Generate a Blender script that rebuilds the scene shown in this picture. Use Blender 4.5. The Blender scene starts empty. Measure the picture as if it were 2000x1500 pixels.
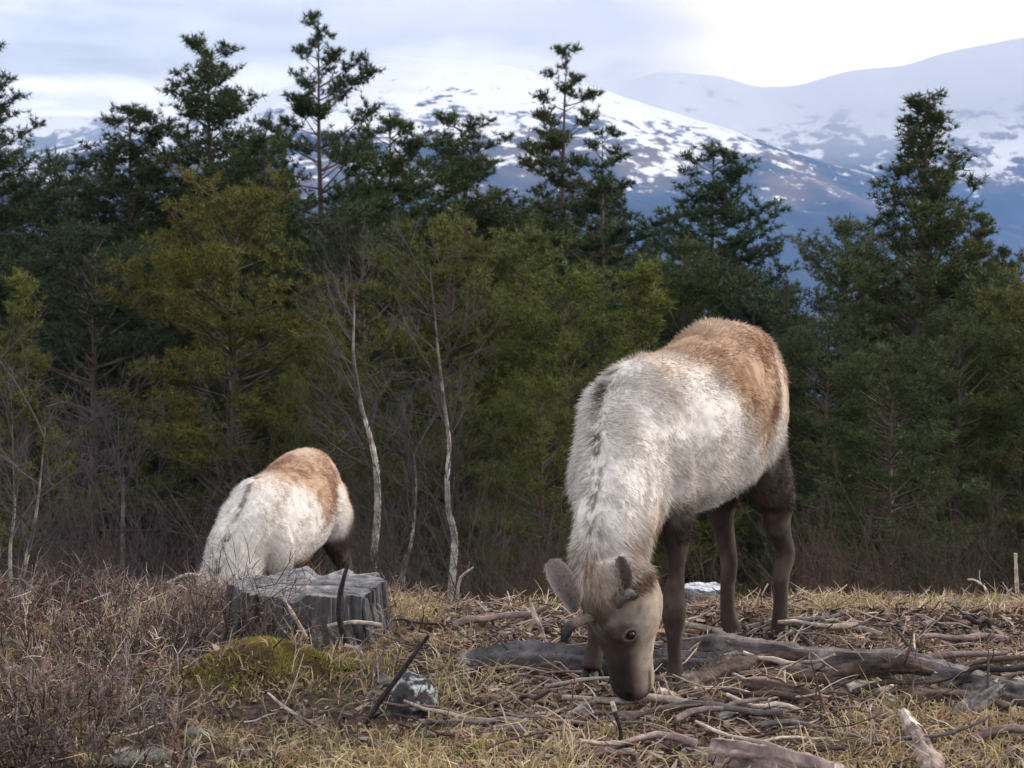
import bpy, math, random
import numpy as np
from mathutils import Vector, Matrix

sc = bpy.context.scene
C = sc.collection
PI = math.pi

# ------------------------------------------------------------------ camera
CAMZ = 1.5
FPX = 4000.0
PITCH = math.atan(350.0 / FPX)
cam = bpy.data.cameras.new('camera')
cam.sensor_width = 36.0
cam.lens = 36.0 * FPX / 2000.0
cam.clip_start = 0.1
cam.clip_end = 60000.0
cam.dof.use_dof = True
cam.dof.focus_distance = 6.8
cam.dof.aperture_fstop = 11.0
camo = bpy.data.objects.new('camera', cam)
camo.location = (0, 0, CAMZ)
camo.rotation_euler = (PI / 2 - PITCH, 0, 0)
C.objects.link(camo)
sc.camera = camo

# ------------------------------------------------------------------ world, sun, exposure
SUN_AZ = math.radians(62.0)      # right of the view direction
SUN_EL = math.radians(26.0)
W = bpy.data.worlds.new('World')
sc.world = W
W.use_nodes = True
wn = W.node_tree; wn.nodes.clear()
def N(nt, typ, **kw):
    n = nt.nodes.new(typ)
    for k, v in kw.items():
        if k == 'inp':
            for i, val in v.items(): n.inputs[i].default_value = val
        else: setattr(n, k, v)
    return n
L = wn.links.new
out = N(wn, 'ShaderNodeOutputWorld')
sky = N(wn, 'ShaderNodeTexSky', sky_type='NISHITA')
sky.sun_disc = False
sky.sun_elevation = SUN_EL
sky.sun_rotation = SUN_AZ
bg1 = N(wn, 'ShaderNodeBackground', inp={'Strength': 0.12})
L(sky.outputs[0], bg1.inputs[0])
tc = N(wn, 'ShaderNodeTexCoord')
sep = N(wn, 'ShaderNodeSeparateXYZ'); L(tc.outputs['Generated'], sep.inputs[0])
mp = N(wn, 'ShaderNodeMapping'); mp.inputs['Scale'].default_value = (5, 5, 17)
L(tc.outputs['Generated'], mp.inputs[0])
n1 = N(wn, 'ShaderNodeTexNoise', inp={'Scale': 1.0, 'Detail': 6.0, 'Roughness': 0.52})
L(mp.outputs[0], n1.inputs['Vector'])
mp2 = N(wn, 'ShaderNodeMapping'); mp2.inputs['Scale'].default_value = (14, 14, 50); mp2.inputs['Location'].default_value = (3.1, 1.7, 0.4)
L(tc.outputs['Generated'], mp2.inputs[0])
n2 = N(wn, 'ShaderNodeTexNoise', inp={'Scale': 1.0, 'Detail': 7.0, 'Roughness': 0.55})
L(mp2.outputs[0], n2.inputs['Vector'])
def M(nt, op, a, b=None, clamp=False):
    n = nt.nodes.new('ShaderNodeMath'); n.operation = op; n.use_clamp = clamp
    for i, v in enumerate((a, b)):
        if v is None: continue
        if isinstance(v, (int, float)): n.inputs[i].default_value = v
        else: nt.links.new(v, n.inputs[i])
    return n.outputs[0]
def ramp(nt, fac, stops, interp='LINEAR'):
    n = nt.nodes.new('ShaderNodeValToRGB'); n.color_ramp.interpolation = interp
    e = n.color_ramp.elements
    while len(e) < len(stops): e.new(0.5)
    for el, (p, c) in zip(e, stops):
        el.position = p; el.color = tuple(c) + (1,) if len(c) == 3 else c
    nt.links.new(fac, n.inputs[0]); return n.outputs[0]
def mix(nt, fac, a, b, mode='MIX'):
    n = nt.nodes.new('ShaderNodeMix'); n.data_type = 'RGBA'; n.blend_type = mode
    for i, v in ((0, fac), (6, a), (7, b)):
        if isinstance(v, (int, float)): n.inputs[i].default_value = v
        elif isinstance(v, tuple): n.inputs[i].default_value = v + (1,) if len(v) == 3 else v
        else: nt.links.new(v, n.inputs[i])
    return n.outputs[2]
# banks of cloud: height above the horizon, bent by noise
h = M(wn, 'ADD', sep.outputs[2], M(wn, 'MULTIPLY', M(wn, 'SUBTRACT', n1.outputs[0], 0.5), 0.095))
h = M(wn, 'SUBTRACT', h, M(wn, 'MULTIPLY', sep.outputs[0], 0.045))
bank = ramp(wn, h, [(0.0, (0.72, 0.70, 0.71)), (0.045, (0.80, 0.775, 0.765)), (0.062, (0.68, 0.665, 0.68)),
                    (0.074, (0.25, 0.27, 0.33)), (0.14, (0.44, 0.46, 0.53)), (0.5, (0.62, 0.62, 0.65)), (1.0, (0.68, 0.68, 0.70))])
wisps = ramp(wn, n2.outputs[0], [(0.36, (0.62, 0.64, 0.70)), (0.50, (1.0, 0.985, 0.98)), (0.64, (1.34, 1.27, 1.18))])
cl = mix(wn, 1.0, bank, wisps, 'MULTIPLY')
# warm break in the clouds up to the right
vd = N(wn, 'ShaderNodeVectorMath', operation='DISTANCE')
L(tc.outputs['Generated'], vd.inputs[0])
az0 = math.atan2(850, FPX); el0 = math.radians(5.4)
vd.inputs[1].default_value = (math.sin(az0) * math.cos(el0), math.cos(az0) * math.cos(el0), math.sin(el0))
g = M(wn, 'ADD', vd.outputs['Value'], M(wn, 'MULTIPLY', M(wn, 'SUBTRACT', n2.outputs[0], 0.5), 0.10))
glow = ramp(wn, g, [(0.0, (1, 1, 1)), (0.05, (0.75, 0.75, 0.75)), (0.16, (0, 0, 0))], 'EASE')
cl = mix(wn, glow, cl, (2.6, 2.05, 1.30))
bg2 = N(wn, 'ShaderNodeBackground', inp={'Strength': 1.5})
L(cl, bg2.inputs[0])
ms = N(wn, 'ShaderNodeMixShader', inp={0: 0.88})
L(bg1.outputs[0], ms.inputs[1]); L(bg2.outputs[0], ms.inputs[2])
L(ms.outputs[0], out.inputs['Surface'])

sun = bpy.data.lights.new('sun', 'SUN')
sun.energy = 2.5
sun.angle = math.radians(16)
sun.color = (1.0, 0.88, 0.73)
suno = bpy.data.objects.new('sun', sun)
sd = Vector((math.sin(SUN_AZ) * math.cos(SUN_EL), math.cos(SUN_AZ) * math.cos(SUN_EL), math.sin(SUN_EL)))
suno.rotation_euler = sd.to_track_quat('Z', 'Y').to_euler()
suno.location = (0, 0, 30)
C.objects.link(suno)

vs = sc.view_settings
vs.view_transform = 'Standard'; vs.look = 'None'; vs.exposure = 0.78; vs.gamma = 1.0
vs.use_curve_mapping = False
sc.cycles.use_denoising = True
sc.cycles.max_bounces = 8
sc.cycles.diffuse_bounces = 3
sc.cycles.volume_bounces = 6
sc.cycles.caustics_reflective = False
sc.cycles.caustics_refractive = False

# ------------------------------------------------------------------ helpers
def _hash(ix, iy, iz, seed):
    with np.errstate(over='ignore'):
        h_ = (ix.astype(np.int64) * 374761393 + iy.astype(np.int64) * 668265263 + iz.astype(np.int64) * 2147483647 + seed * 974711) & 0xffffffff
        h_ = ((h_ ^ (h_ >> 13)) * 1274126177) & 0xffffffff
        h_ = (h_ ^ (h_ >> 16)) & 0xffffffff
        h_ = (h_ * 2246822519) & 0xffffffff
        h_ = h_ ^ (h_ >> 15)
    return (h_ & 0xffffff).astype(np.float64) / 0xffffff
def vnoise(P, scale=1.0, seed=0):
    Q = np.atleast_2d(P).astype(float) * scale + 1000.37
    i = np.floor(Q); f = Q - i; f = f * f * (3 - 2 * f)
    ix, iy, iz = i[:, 0], i[:, 1], i[:, 2]
    r = 0
    for dx in (0, 1):
        wx = f[:, 0] if dx else 1 - f[:, 0]
        for dy in (0, 1):
            wy = f[:, 1] if dy else 1 - f[:, 1]
            for dz in (0, 1):
                wz = f[:, 2] if dz else 1 - f[:, 2]
                r = r + wx * wy * wz * _hash(ix + dx, iy + dy, iz + dz, seed)
    return r
def fbm(P, scale=1.0, seed=0, octs=4, rough=0.5):
    r = 0; a = 1.0; t = 0
    for k in range(octs):
        r = r + a * vnoise(P, scale * 2.03 ** k, seed + 17 * k); t += a; a *= rough
    return r / t
def xy0(x, y, z=0.0):
    x = np.asarray(x, float); y = np.asarray(y, float)
    return np.stack([x, y, np.full_like(x, z)], -1)
def ss(a, b, x):
    t = np.clip((np.asarray(x, float) - a) / (b - a), 0, 1); return t * t * (3 - 2 * t)
def nrm(v):
    v = np.asarray(v, float); return v / (np.linalg.norm(v, axis=-1, keepdims=True) + 1e-12)

def ray(px, py):
    xc = (px - 1000.0) / FPX; yc = (750.0 - py) / FPX
    d = np.array([xc, math.cos(PITCH) + yc * math.sin(PITCH), -math.sin(PITCH) + yc * math.cos(PITCH)])
    return d / d[1]
def P(px, py, D):
    """point at forward distance D that stands at pixel px, py of the photograph"""
    return np.array([0, 0, CAMZ]) + ray(px, py) * D

_hy = [-50, 0, 5, 7.4, 8.3, 8.8, 9.3, 9.9, 11, 14, 20, 30, 60, 150, 600, 1500, 4000, 20000]
_hz = [0.6, 0.05, 0, -0.02, -0.14, -0.36, -0.68, -0.84, -0.92, -1.7, -3.05, -5.4, -13, -38, -140, -215, -300, -330]
def H(x, y, fine=True):
    x = np.asarray(x, float); y = np.asarray(y, float)
    z = np.interp(y, _hy, _hz)
    near = 1 - ss(40, 120, np.hypot(x, y))
    if fine:
        p = xy0(x, y)
        z = z + near * (0.05 * (fbm(p, 1.4, 3, 3) - 0.5) + 0.035 * (fbm(p, 5.5, 9, 3) - 0.5))
        z = z + 0.13 * np.exp(-(((x + 0.80) / 0.25) ** 2 + ((y - 6.4) / 0.26) ** 2))     # mossy hummock
        z = z + 0.03 * np.exp(-(((x + 1.6) / 0.7) ** 2 + ((y - 7.6) / 0.8) ** 2))
        z = z + 3.0 * (1 - near) * (fbm(p, 0.01, 5, 3) - 0.5)
    z = z + near * 0.6 * ss(14, 24, y) * (fbm(xy0(x, y), 0.15, 31, 2) - 0.5)
    return z
def H1(x, y): return float(H(np.array([x]), np.array([y]))[0])
def G(px, py, h_=0.0, dmax=14):
    """where the ray through a pixel meets the ground raised by h_"""
    r = ray(px, py)
    ds = np.linspace(3.5, dmax, 1600)
    pts = np.array([0, 0, CAMZ]) + ds[:, None] * r
    dz = pts[:, 2] - (H(pts[:, 0], pts[:, 1]) + h_)
    k = np.argmax(dz < 0)
    if not (dz < 0).any(): k = len(ds) - 1
    return pts[k]

def mesh(name, V, T, mats=(), parent=None, smooth=False, col=None, mi=None, loc=None):
    me = bpy.data.meshes.new(name)
    V = np.asarray(V, np.float32); T = np.asarray(T, np.int32)
    me.vertices.add(len(V)); me.vertices.foreach_set('co', V.ravel())
    k = T.shape[1]
    me.loops.add(T.size); me.loops.foreach_set('vertex_index', T.ravel())
    me.polygons.add(len(T)); me.polygons.foreach_set('loop_start', np.arange(0, T.size, k, dtype=np.int32))
    me.polygons.foreach_set('loop_total', np.full(len(T), k, np.int32))
    me.update(calc_edges=True)
    me.polygons.foreach_set('use_smooth', np.full(len(T), bool(smooth)))
    if col is not None:
        ca = me.color_attributes.new('col', 'FLOAT_COLOR', 'POINT')
        c4 = np.ones((len(V), 4), np.float32); c4[:, :3] = col
        ca.data.foreach_set('color', c4.ravel())
    for m in (mats if isinstance(mats, (list, tuple)) else [mats]): me.materials.append(m)
    if mi is not None: me.polygons.foreach_set('material_index', np.asarray(mi, np.int32))
    me.validate()
    return link(name, me, parent, loc)
def link(name, me, parent=None, loc=None):
    o = bpy.data.objects.new(name, me); C.objects.link(o)
    if parent is not None: o.parent = parent
    if loc is not None: o.location = tuple(float(v) for v in loc)
    return o
def tag(o, label=None, cat=None, group=None, kind=None):
    if label: o['label'] = label
    if cat: o['category'] = cat
    if group: o['group'] = group
    if kind: o['kind'] = kind
    return o
def thing(name, label, cat, loc, group=None):
    o = bpy.data.objects.new(name, None); C.objects.link(o)
    o.empty_display_size = 0.1
    o.location = tuple(float(v) for v in loc)
    return tag(o, label, cat, group)

class B:
    """collects triangles with a colour per vertex"""
    def __init__(s): s.V = []; s.T = []; s.C = []; s.n = 0
    def add(s, V, T, col=(1, 1, 1)):
        V = np.asarray(V, float); T = np.asarray(T, int)
        s.V.append(V); s.T.append(T + s.n)
        c = np.asarray(col, float)
        s.C.append(np.broadcast_to(c, (len(V), 3)) if c.ndim == 1 else c)
        s.n += len(V)
    def get(s): return np.concatenate(s.V), np.concatenate(s.T), np.concatenate(s.C)
    def make(s, name, mats, parent=None, smooth=True, loc=None):
        V, T, c = s.get()
        return mesh(name, V, T, mats, parent, smooth, c, None, loc)

def frames(pts):
    pts = np.asarray(pts, float)
    t = nrm(np.gradient(pts, axis=0))
    ref = np.array([0, 0, 1.0]) if abs(t[0][2]) < 0.9 else np.array([1.0, 0, 0])
    us = []; u = nrm(np.cross(ref, t[0]))
    for k in range(len(pts)):
        u = u - t[k] * np.dot(u, t[k]); u = nrm(u); us.append(u)
    us = np.array(us); return t, us, np.cross(t, us)
def tube(b, pts, rad, sides=6, col=(1, 1, 1), cap=True, wob=0.0, seed=0, capcol=None, streak=0.0):
    pts = np.asarray(pts, float); n = len(pts)
    rad = np.broadcast_to(np.asarray(rad, float), (n,))
    t, u, v = frames(pts)
    ar_ = np.concatenate([[0], np.cumsum(np.linalg.norm(np.diff(pts, axis=0), axis=1))])
    a = np.arange(sides) * 2 * PI / sides
    ring = u[:, None, :] * np.cos(a)[None, :, None] + v[:, None, :] * np.sin(a)[None, :, None]
    R = np.repeat(rad[:, None], sides, 1)
    if wob:
        q = (pts[:, None, :] + ring * 0.3 * rad.max()).reshape(-1, 3)
        s1 = 0.45 / max(rad.max(), 1e-3)
        w = (fbm(q, s1, seed, 2) - 0.5) * 1.1 * wob + (vnoise(q, s1 * 7, seed + 5) - 0.5) * 0.35 * wob
        # ridges along the wood
        w2 = (_hash(np.arange(sides), np.full(sides, seed), np.zeros(sides), 5) - 0.5) * wob
        R = R * (1 + w.reshape(n, sides) + w2[None])
    V = (pts[:, None, :] + ring * R[:, :, None]).reshape(-1, 3)
    i = np.arange(n - 1)[:, None] * sides; j = np.arange(sides)[None]; j2 = (j + 1) % sides
    A, Bq, Cq, Dq = i + j, i + j2, i + sides + j2, i + sides + j
    T = np.concatenate([np.stack([A, Bq, Cq], -1).reshape(-1, 3), np.stack([A, Cq, Dq], -1).reshape(-1, 3)])
    c = np.asarray(col, float)
    if c.ndim == 1: cc = np.broadcast_to(c, (len(V), 3)).copy()
    else: cc = np.repeat(c, sides, 0)
    if streak:                                    # grain and fissures that run along the wood
        al = np.repeat(ar_, sides); an = np.tile(a, n); rm = float(rad.max())
        g_ = vnoise(np.stack([al / rm * .55, np.cos(an) * 3.2, np.sin(an) * 3.2], -1), 1.0, seed + 40) * .6 + vnoise(np.stack([al / rm * 1.4, np.cos(an) * 7, np.sin(an) * 7], -1), 1.0, seed + 41) * .4
        cc = cc * (1 + streak * (g_ - .5) * 2.4)[:, None]
        V = V - np.repeat(pts, sides, 0); V = V * (1 + .16 * streak * (g_ - .5))[:, None] + np.repeat(pts, sides, 0)
    b.add(V, T, cc)
    if cap:
        for k, sgn in ((0, -1), (n - 1, 1)):
            if rad[k] < 1e-4: continue
            ringv = V[k * sides:(k + 1) * sides]
            Vc = np.concatenate([ringv, (pts[k] + t[k] * sgn * rad[k] * 0.12)[None]])
            jj = np.arange(sides)
            Tc = np.stack([jj, (jj + 1) % sides, np.full(sides, sides)], -1)
            if sgn < 0: Tc = Tc[:, ::-1]
            b.add(Vc, Tc, capcol if capcol is not None else cc[k * sides])
def curve(pts, n):
    """Catmull-Rom through the points"""
    p = np.asarray(pts, float)
    if len(p) == 2:
        s = np.linspace(0, 1, n)[:, None]; return p[0] * (1 - s) + p[1] * s
    q = np.concatenate([[2 * p[0] - p[1]], p, [2 * p[-1] - p[-2]]])
    out_ = []
    for s in np.linspace(0, len(p) - 1 - 1e-9, n):
        i = int(s); t = s - i
        a, b_, c, d = q[i], q[i + 1], q[i + 2], q[i + 3]
        out_.append(0.5 * ((2 * b_) + (-a + c) * t + (2 * a - 5 * b_ + 4 * c - d) * t * t + (-a + 3 * b_ - 3 * c + d) * t ** 3))
    return np.array(out_)
def blades(b, P0, Dr, Ln, Wd, col, rng, tipcol=None, bend=None):
    """one thin triangle per row: root P0, direction Dr, length, width"""
    n = len(P0)
    side = nrm(np.cross(Dr, rng.normal(size=(n, 3))))
    Ln = np.broadcast_to(np.asarray(Ln, float), (n,))[:, None]; Wd = np.broadcast_to(np.asarray(Wd, float), (n,))[:, None]
    a = P0 - side * Wd / 2; c = P0 + side * Wd / 2; t = P0 + Dr * Ln
    col = np.broadcast_to(np.asarray(col, float), (n, 3)); tc_ = col if tipcol is None else np.broadcast_to(np.asarray(tipcol, float), (n, 3))
    if bend is None:
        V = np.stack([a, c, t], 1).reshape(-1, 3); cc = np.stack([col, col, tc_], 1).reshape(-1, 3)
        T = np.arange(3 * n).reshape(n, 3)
    else:
        m = P0 + Dr * Ln * 0.55; t2 = t + bend
        V = np.stack([a, c, m - side * Wd * 0.38, m + side * Wd * 0.38, t2], 1).reshape(-1, 3)
        mc = (col + tc_) / 2
        cc = np.stack([col, col, mc, mc, tc_], 1).reshape(-1, 3)
        k = np.arange(n)[:, None] * 5
        T = np.concatenate([k + np.array([[0, 1, 3]]), k + np.array([[0, 3, 2]]), k + np.array([[2, 3, 4]])])
    b.add(V, T, cc)

# ------------------------------------------------------------------ materials
def mat(name, base=None, rough=0.8, attr=True, noise=None, bump=None, spec=0.3, objcol=False, sheen=0, transl=0.0):
    m = bpy.data.materials.new(name); m.use_nodes = True
    nt = m.node_tree; p = nt.nodes['Principled BSDF']
    p.inputs['Roughness'].default_value = rough
    p.inputs['Specular IOR Level'].default_value = spec
    if sheen: p.inputs['Sheen Weight'].default_value = sheen
    tcn = nt.nodes.new('ShaderNodeTexCoord')
    c = None
    if attr:
        a = nt.nodes.new('ShaderNodeAttribute'); a.attribute_name = 'col'; c = a.outputs['Color']
    else:
        r_ = nt.nodes.new('ShaderNodeRGB'); r_.outputs[0].default_value = tuple(base) + (1,); c = r_.outputs[0]
    if objcol:
        oi = nt.nodes.new('ShaderNodeObjectInfo'); c = mix(nt, 1.0, c, oi.outputs['Color'], 'MULTIPLY')
    for (scl, lo, hi, det, sxyz) in (noise or []):
        mpn = nt.nodes.new('ShaderNodeMapping'); mpn.inputs['Scale'].default_value = sxyz
        nt.links.new(tcn.outputs['Object'], mpn.inputs[0])
        nn = nt.nodes.new('ShaderNodeTexNoise'); nn.inputs['Scale'].default_value = scl; nn.inputs['Detail'].default_value = det
        nt.links.new(mpn.outputs[0], nn.inputs['Vector'])
        rr = ramp(nt, nn.outputs[0], [(0.3, lo), (0.7, hi)])
        c = mix(nt, 1.0, c, rr, 'MULTIPLY')
    nt.links.new(c, p.inputs['Base Color'])
    if bump:
        scl, stren, dist, sxyz = bump
        mpn = nt.nodes.new('ShaderNodeMapping'); mpn.inputs['Scale'].default_value = sxyz
        nt.links.new(tcn.outputs['Object'], mpn.inputs[0])
        nn = nt.nodes.new('ShaderNodeTexNoise'); nn.inputs['Scale'].default_value = scl; nn.inputs['Detail'].default_value = 5
        nt.links.new(mpn.outputs[0], nn.inputs['Vector'])
        bn = nt.nodes.new('ShaderNodeBump'); bn.inputs['Strength'].default_value = stren; bn.inputs['Distance'].default_value = dist
        nt.links.new(nn.outputs[0], bn.inputs['Height']); nt.links.new(bn.outputs[0], p.inputs['Normal'])
    if transl:
        tr = nt.nodes.new('ShaderNodeBsdfTranslucent'); nt.links.new(c, tr.inputs[0])
        mx = nt.nodes.new('ShaderNodeMixShader'); mx.inputs[0].default_value = transl
        nt.links.new(p.outputs[0], mx.inputs[1]); nt.links.new(tr.outputs[0], mx.inputs[2])
        nt.links.new(mx.outputs[0], nt.nodes['Material Output'].inputs['Surface'])
    return m
U1 = (1, 1, 1)
M_NEEDLE = mat('pine_needles', rough=0.65, objcol=True, spec=0.25, transl=0.15)
M_BARK = mat('pine_bark', rough=0.9, noise=[(9, (0.6, 0.6, 0.6), (1.3, 1.3, 1.3), 5, (1, 1, 0.3))], bump=(14, 0.6, 0.02, (1, 1, 0.35)))
M_BIRCH = mat('birch_bark', rough=0.75, noise=[(6, (0.35, 0.33, 0.32), (1.15, 1.12, 1.08), 4, (1, 1, 2.6))], bump=(20, 0.3, 0.01, U1))
M_TWIG = mat('bare_twigs', rough=0.85, objcol=True)
M_WOOD = mat('dead_wood', rough=0.88, noise=[(16, (0.55, 0.55, 0.58), (1.25, 1.22, 1.18), 6, U1), (70, (0.75, 0.75, 0.75), (1.2, 1.2, 1.2), 3, U1)], bump=(45, 0.9, 0.014, U1))
M_STUMP = mat('weathered_wood', rough=0.85, noise=[(22, (0.5, 0.5, 0.52), (1.25, 1.25, 1.25), 6, (1, 1, 0.35)), (90, (0.7, 0.7, 0.7), (1.2, 1.2, 1.2), 3, (1, 1, 0.3))], bump=(70, 0.8, 0.006, (1, 1, 0.3)))
M_FUR = mat('reindeer_coat', rough=0.85, sheen=0.02, spec=0.15, noise=[(38, (0.86, 0.86, 0.86), (1.1, 1.1, 1.1), 5, U1)], bump=(55, 0.35, 0.006, U1))
M_HAIR = mat('reindeer_hair', rough=0.8, spec=0.15, transl=0.12)
M_HORN = mat('velvet_and_hoof', rough=0.6, spec=0.35, noise=[(60, (0.7, 0.7, 0.7), (1.2, 1.2, 1.2), 3, U1)])
M_EYE = mat('eye', base=(0.004, 0.003, 0.003), rough=0.28, attr=False, spec=0.35)
M_GRASS = mat('dry_grass', rough=0.8, spec=0.2, transl=0.15)
M_HEATH = mat('heather_stems', rough=0.85, spec=0.2)
M_MOSS = mat('moss', rough=0.95, spec=0.1)
M_LITTER = mat('litter', rough=0.9, spec=0.2)

# ground material: litter, soil and moss, mixed by noise
M_GROUND = bpy.data.materials.new('heath_soil'); M_GROUND.use_nodes = True
nt = M_GROUND.node_tree; p = nt.nodes['Principled BSDF']; p.inputs['Roughness'].default_value = 0.95; p.inputs['Specular IOR Level'].default_value = 0.15
tcn = nt.nodes.new('ShaderNodeTexCoord')
def tn(nt, vec, scale, det=6, rough=0.6):
    n = nt.nodes.new('ShaderNodeTexNoise'); n.inputs['Scale'].default_value = scale; n.inputs['Detail'].default_value = det
    n.inputs['Roughness'].default_value = rough; nt.links.new(vec, n.inputs['Vector']); return n.outputs[0]
ga = tn(nt, tcn.outputs['Object'], 22); gb = tn(nt, tcn.outputs['Object'], 3.5); gc = tn(nt, tcn.outputs['Object'], 0.05, 8)
soil = ramp(nt, ga, [(0.35, (0.018, 0.012, 0.010)), (0.55, (0.06, 0.042, 0.032)), (0.75, (0.14, 0.10, 0.075))])
mossc = ramp(nt, ga, [(0.3, (0.035, 0.035, 0.012)), (0.7, (0.14, 0.13, 0.05))])
near_c = mix(nt, ramp(nt, gb, [(0.52, (0, 0, 0)), (0.66, (0.7, 0.7, 0.7))]), soil, mossc)
far_c = ramp(nt, gc, [(0.35, (0.020, 0.028, 0.018)), (0.65, (0.05, 0.055, 0.035))])
geo = nt.nodes.new('ShaderNodeNewGeometry'); sp = nt.nodes.new('ShaderNodeSeparateXYZ'); nt.links.new(geo.outputs['Position'], sp.inputs[0])
farf = M(nt, 'MULTIPLY', M(nt, 'SUBTRACT', sp.outputs[1], 13.0), 0.05, True)
nt.links.new(mix(nt, farf, near_c, far_c), p.inputs['Base Color'])
bn = nt.nodes.new('ShaderNodeBump'); bn.inputs['Strength'].default_value = 0.8; bn.inputs['Distance'].default_value = 0.02
nt.links.new(ga, bn.inputs['Height']); nt.links.new(bn.outputs[0], p.inputs['Normal'])

def mountain_mat(name, z0, z1, nscale, rockamt, hazy_forest=(0.016, 0.032, 0.070)):  # default slope tone holds part of the blue of distant haze
    m = bpy.data.materials.new(name); m.use_nodes = True
    nt = m.node_tree; p = nt.nodes['Principled BSDF']; p.inputs['Roughness'].default_value = 0.9; p.inputs['Specular IOR Level'].default_value = 0.1
    geo = nt.nodes.new('ShaderNodeNewGeometry'); sp = nt.nodes.new('ShaderNodeSeparateXYZ'); nt.links.new(geo.outputs['Position'], sp.inputs[0])
    mpn = nt.nodes.new('ShaderNodeMapping'); mpn.inputs['Scale'].default_value = (1, 0.35, 2.2); nt.links.new(geo.outputs['Position'], mpn.inputs[0])
    a = tn(nt, mpn.outputs[0], nscale, 9, 0.68); b_ = tn(nt, mpn.outputs[0], nscale * 0.22, 4, 0.5)
    t = M(nt, 'DIVIDE', M(nt, 'SUBTRACT', sp.outputs[2], z0), (z1 - z0))            # 0 tree line, 1 full snow
    t = M(nt, 'ADD', t, M(nt, 'MULTIPLY', M(nt, 'SUBTRACT', b_, 0.5), 1.4))
    th = M(nt, 'SUBTRACT', 0.72, M(nt, 'MULTIPLY', t, rockamt))
    s_ = M(nt, 'MULTIPLY', M(nt, 'SUBTRACT', a, th), 16.0, True)
    rock = ramp(nt, b_, [(0.4, (0.035, 0.042, 0.070)), (0.6, (0.13, 0.10, 0.09))])  # darker rock tone is tinted with haze blue too
    low = M(nt, 'MULTIPLY', M(nt, 'SUBTRACT', t, 0.22), 3.0, True)
    fcol = mix(nt, M(nt, 'MULTIPLY', M(nt, 'SUBTRACT', b_, 0.4), 5.0, True), tuple(hazy_forest), tuple(v * 1.7 for v in hazy_forest))
    c = mix(nt, low, fcol, rock)
    c = mix(nt, M(nt, 'MULTIPLY', s_, M(nt, 'MULTIPLY', M(nt, 'ADD', t, 0.55), 3.0, True)), c, (0.66, 0.655, 0.66))
    nt.links.new(c, p.inputs['Base Color'])
    return m

# ------------------------------------------------------------------ the ground, one sheet to the horizon
def spaced(a, b_, d0, grow):
    v = [a]; d = d0
    while v[-1] < b_: v.append(v[-1] + d); d *= grow
    return v
ys = list(np.arange(2.0, 12.5, 0.045)) + spaced(12.5, 8000, 0.07, 1.055)
ys = [-40, -20, -8, -3, 0, 1] + ys
xp = list(np.arange(0, 3.0, 0.045)) + spaced(3.0, 6500, 0.08, 1.075)
xs = [-v for v in xp[:0:-1]] + xp
gx, gy = np.meshgrid(xs, ys)
gz = H(gx.ravel(), gy.ravel())
V = np.stack([gx.ravel(), gy.ravel(), gz], -1)
nx, ny = len(xs), len(ys)
i = (np.arange(ny - 1)[:, None] * nx + np.arange(nx - 1)[None]).ravel()
tag(mesh('ground', V, np.stack([i, i + 1, i + nx + 1, i + nx], -1), M_GROUND, smooth=True), kind='structure')

# ------------------------------------------------------------------ the two mountains
def mountain(name, D, y0, yb, prof, zb, m, x0, x1, nx, seed, amp, nsc, pw=1.0):
    xs = np.linspace(x0, x1, nx); t = np.linspace(0, 1, 90)
    yy = np.concatenate([y0 + (D - y0) * t, D + (yb - D) * np.linspace(0.08, 1, 14)])
    tt = np.concatenate([t ** pw, 1 - np.linspace(0.08, 1, 14) ** 1.3])
    pxs = np.array([a for a, _ in prof], float); rows = np.array([b_ for _, b_ in prof], float)
    ridge = np.array([P(1000 + x / D * FPX, r, D)[2] for x, r in zip(xs, np.interp(1000 + xs / D * FPX, pxs, rows))])
    kern = np.array([1, 2, 3, 2, 1.0]); kern /= kern.sum()
    ridge = np.convolve(np.pad(ridge, 2, mode='edge'), kern, 'valid')
    X, Y = np.meshgrid(xs, yy); T_ = np.repeat(tt[:, None], nx, 1)
    R_ = np.repeat(ridge[None], len(yy), 0)
    nz = fbm(xy0(X.ravel(), Y.ravel()), nsc, seed, 6, 0.55).reshape(X.shape) - 0.5
    rid = 1 - np.abs(2 * fbm(xy0(X.ravel(), Y.ravel()), nsc * 1.7, seed + 3, 5).reshape(X.shape) - 1) * 2
    Z = zb + (R_ - zb) * T_ + amp * (nz * 1.2 + 0.35 * (rid - 0.6)) * (0.25 + 0.75 * np.sin(np.clip(T_, 0, 1) * PI)) 
    V = np.stack([X.ravel(), Y.ravel(), Z.ravel()], -1)
    i = (np.arange(len(yy) - 1)[:, None] * nx + np.arange(nx - 1)[None]).ravel()
    return tag(mesh(name, V, np.stack([i, i + 1, i + nx + 1, i + nx], -1), m, smooth=True), kind='structure')
def zrow(row, D): return P(1000, row, D)[2]
mA = mountain_mat('snow_mountain', -50, 185, 0.030, 0.36)
mountain('mountain', 4000, 1900, 4750,
         [(-3000, 520), (-900, 380), (-300, 330), (0, 305), (120, 290), (350, 240), (550, 175), (700, 125), (830, 113), (960, 125), (1150, 165), (1250, 205), (1400, 245),
          (1560, 300), (1720, 350), (1900, 420), (2200, 520), (4000, 640)], -235, mA, -2600, 2600, 420, 4, 75, 0.0026, 0.8)
mB = mountain_mat('cloudy_mountain', -40, 420, 0.017, 0.5)
mountain('far_mountain', 6600, 5300, 8000,
         [(-3000, 200), (300, 230), (900, 200), (1050, 160), (1130, 150), (1205, 165), (1290, 140), (1400, 150), (1480, 172), (1560, 168), (1650, 140), (1760, 128), (1850, 100), (1930, 84), (2060, 60), (2300, 50), (2800, 90), (4500, 220)],
         -290, mB, -3400, 4400, 460, 11, 80, 0.0013, 0.9)

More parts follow.
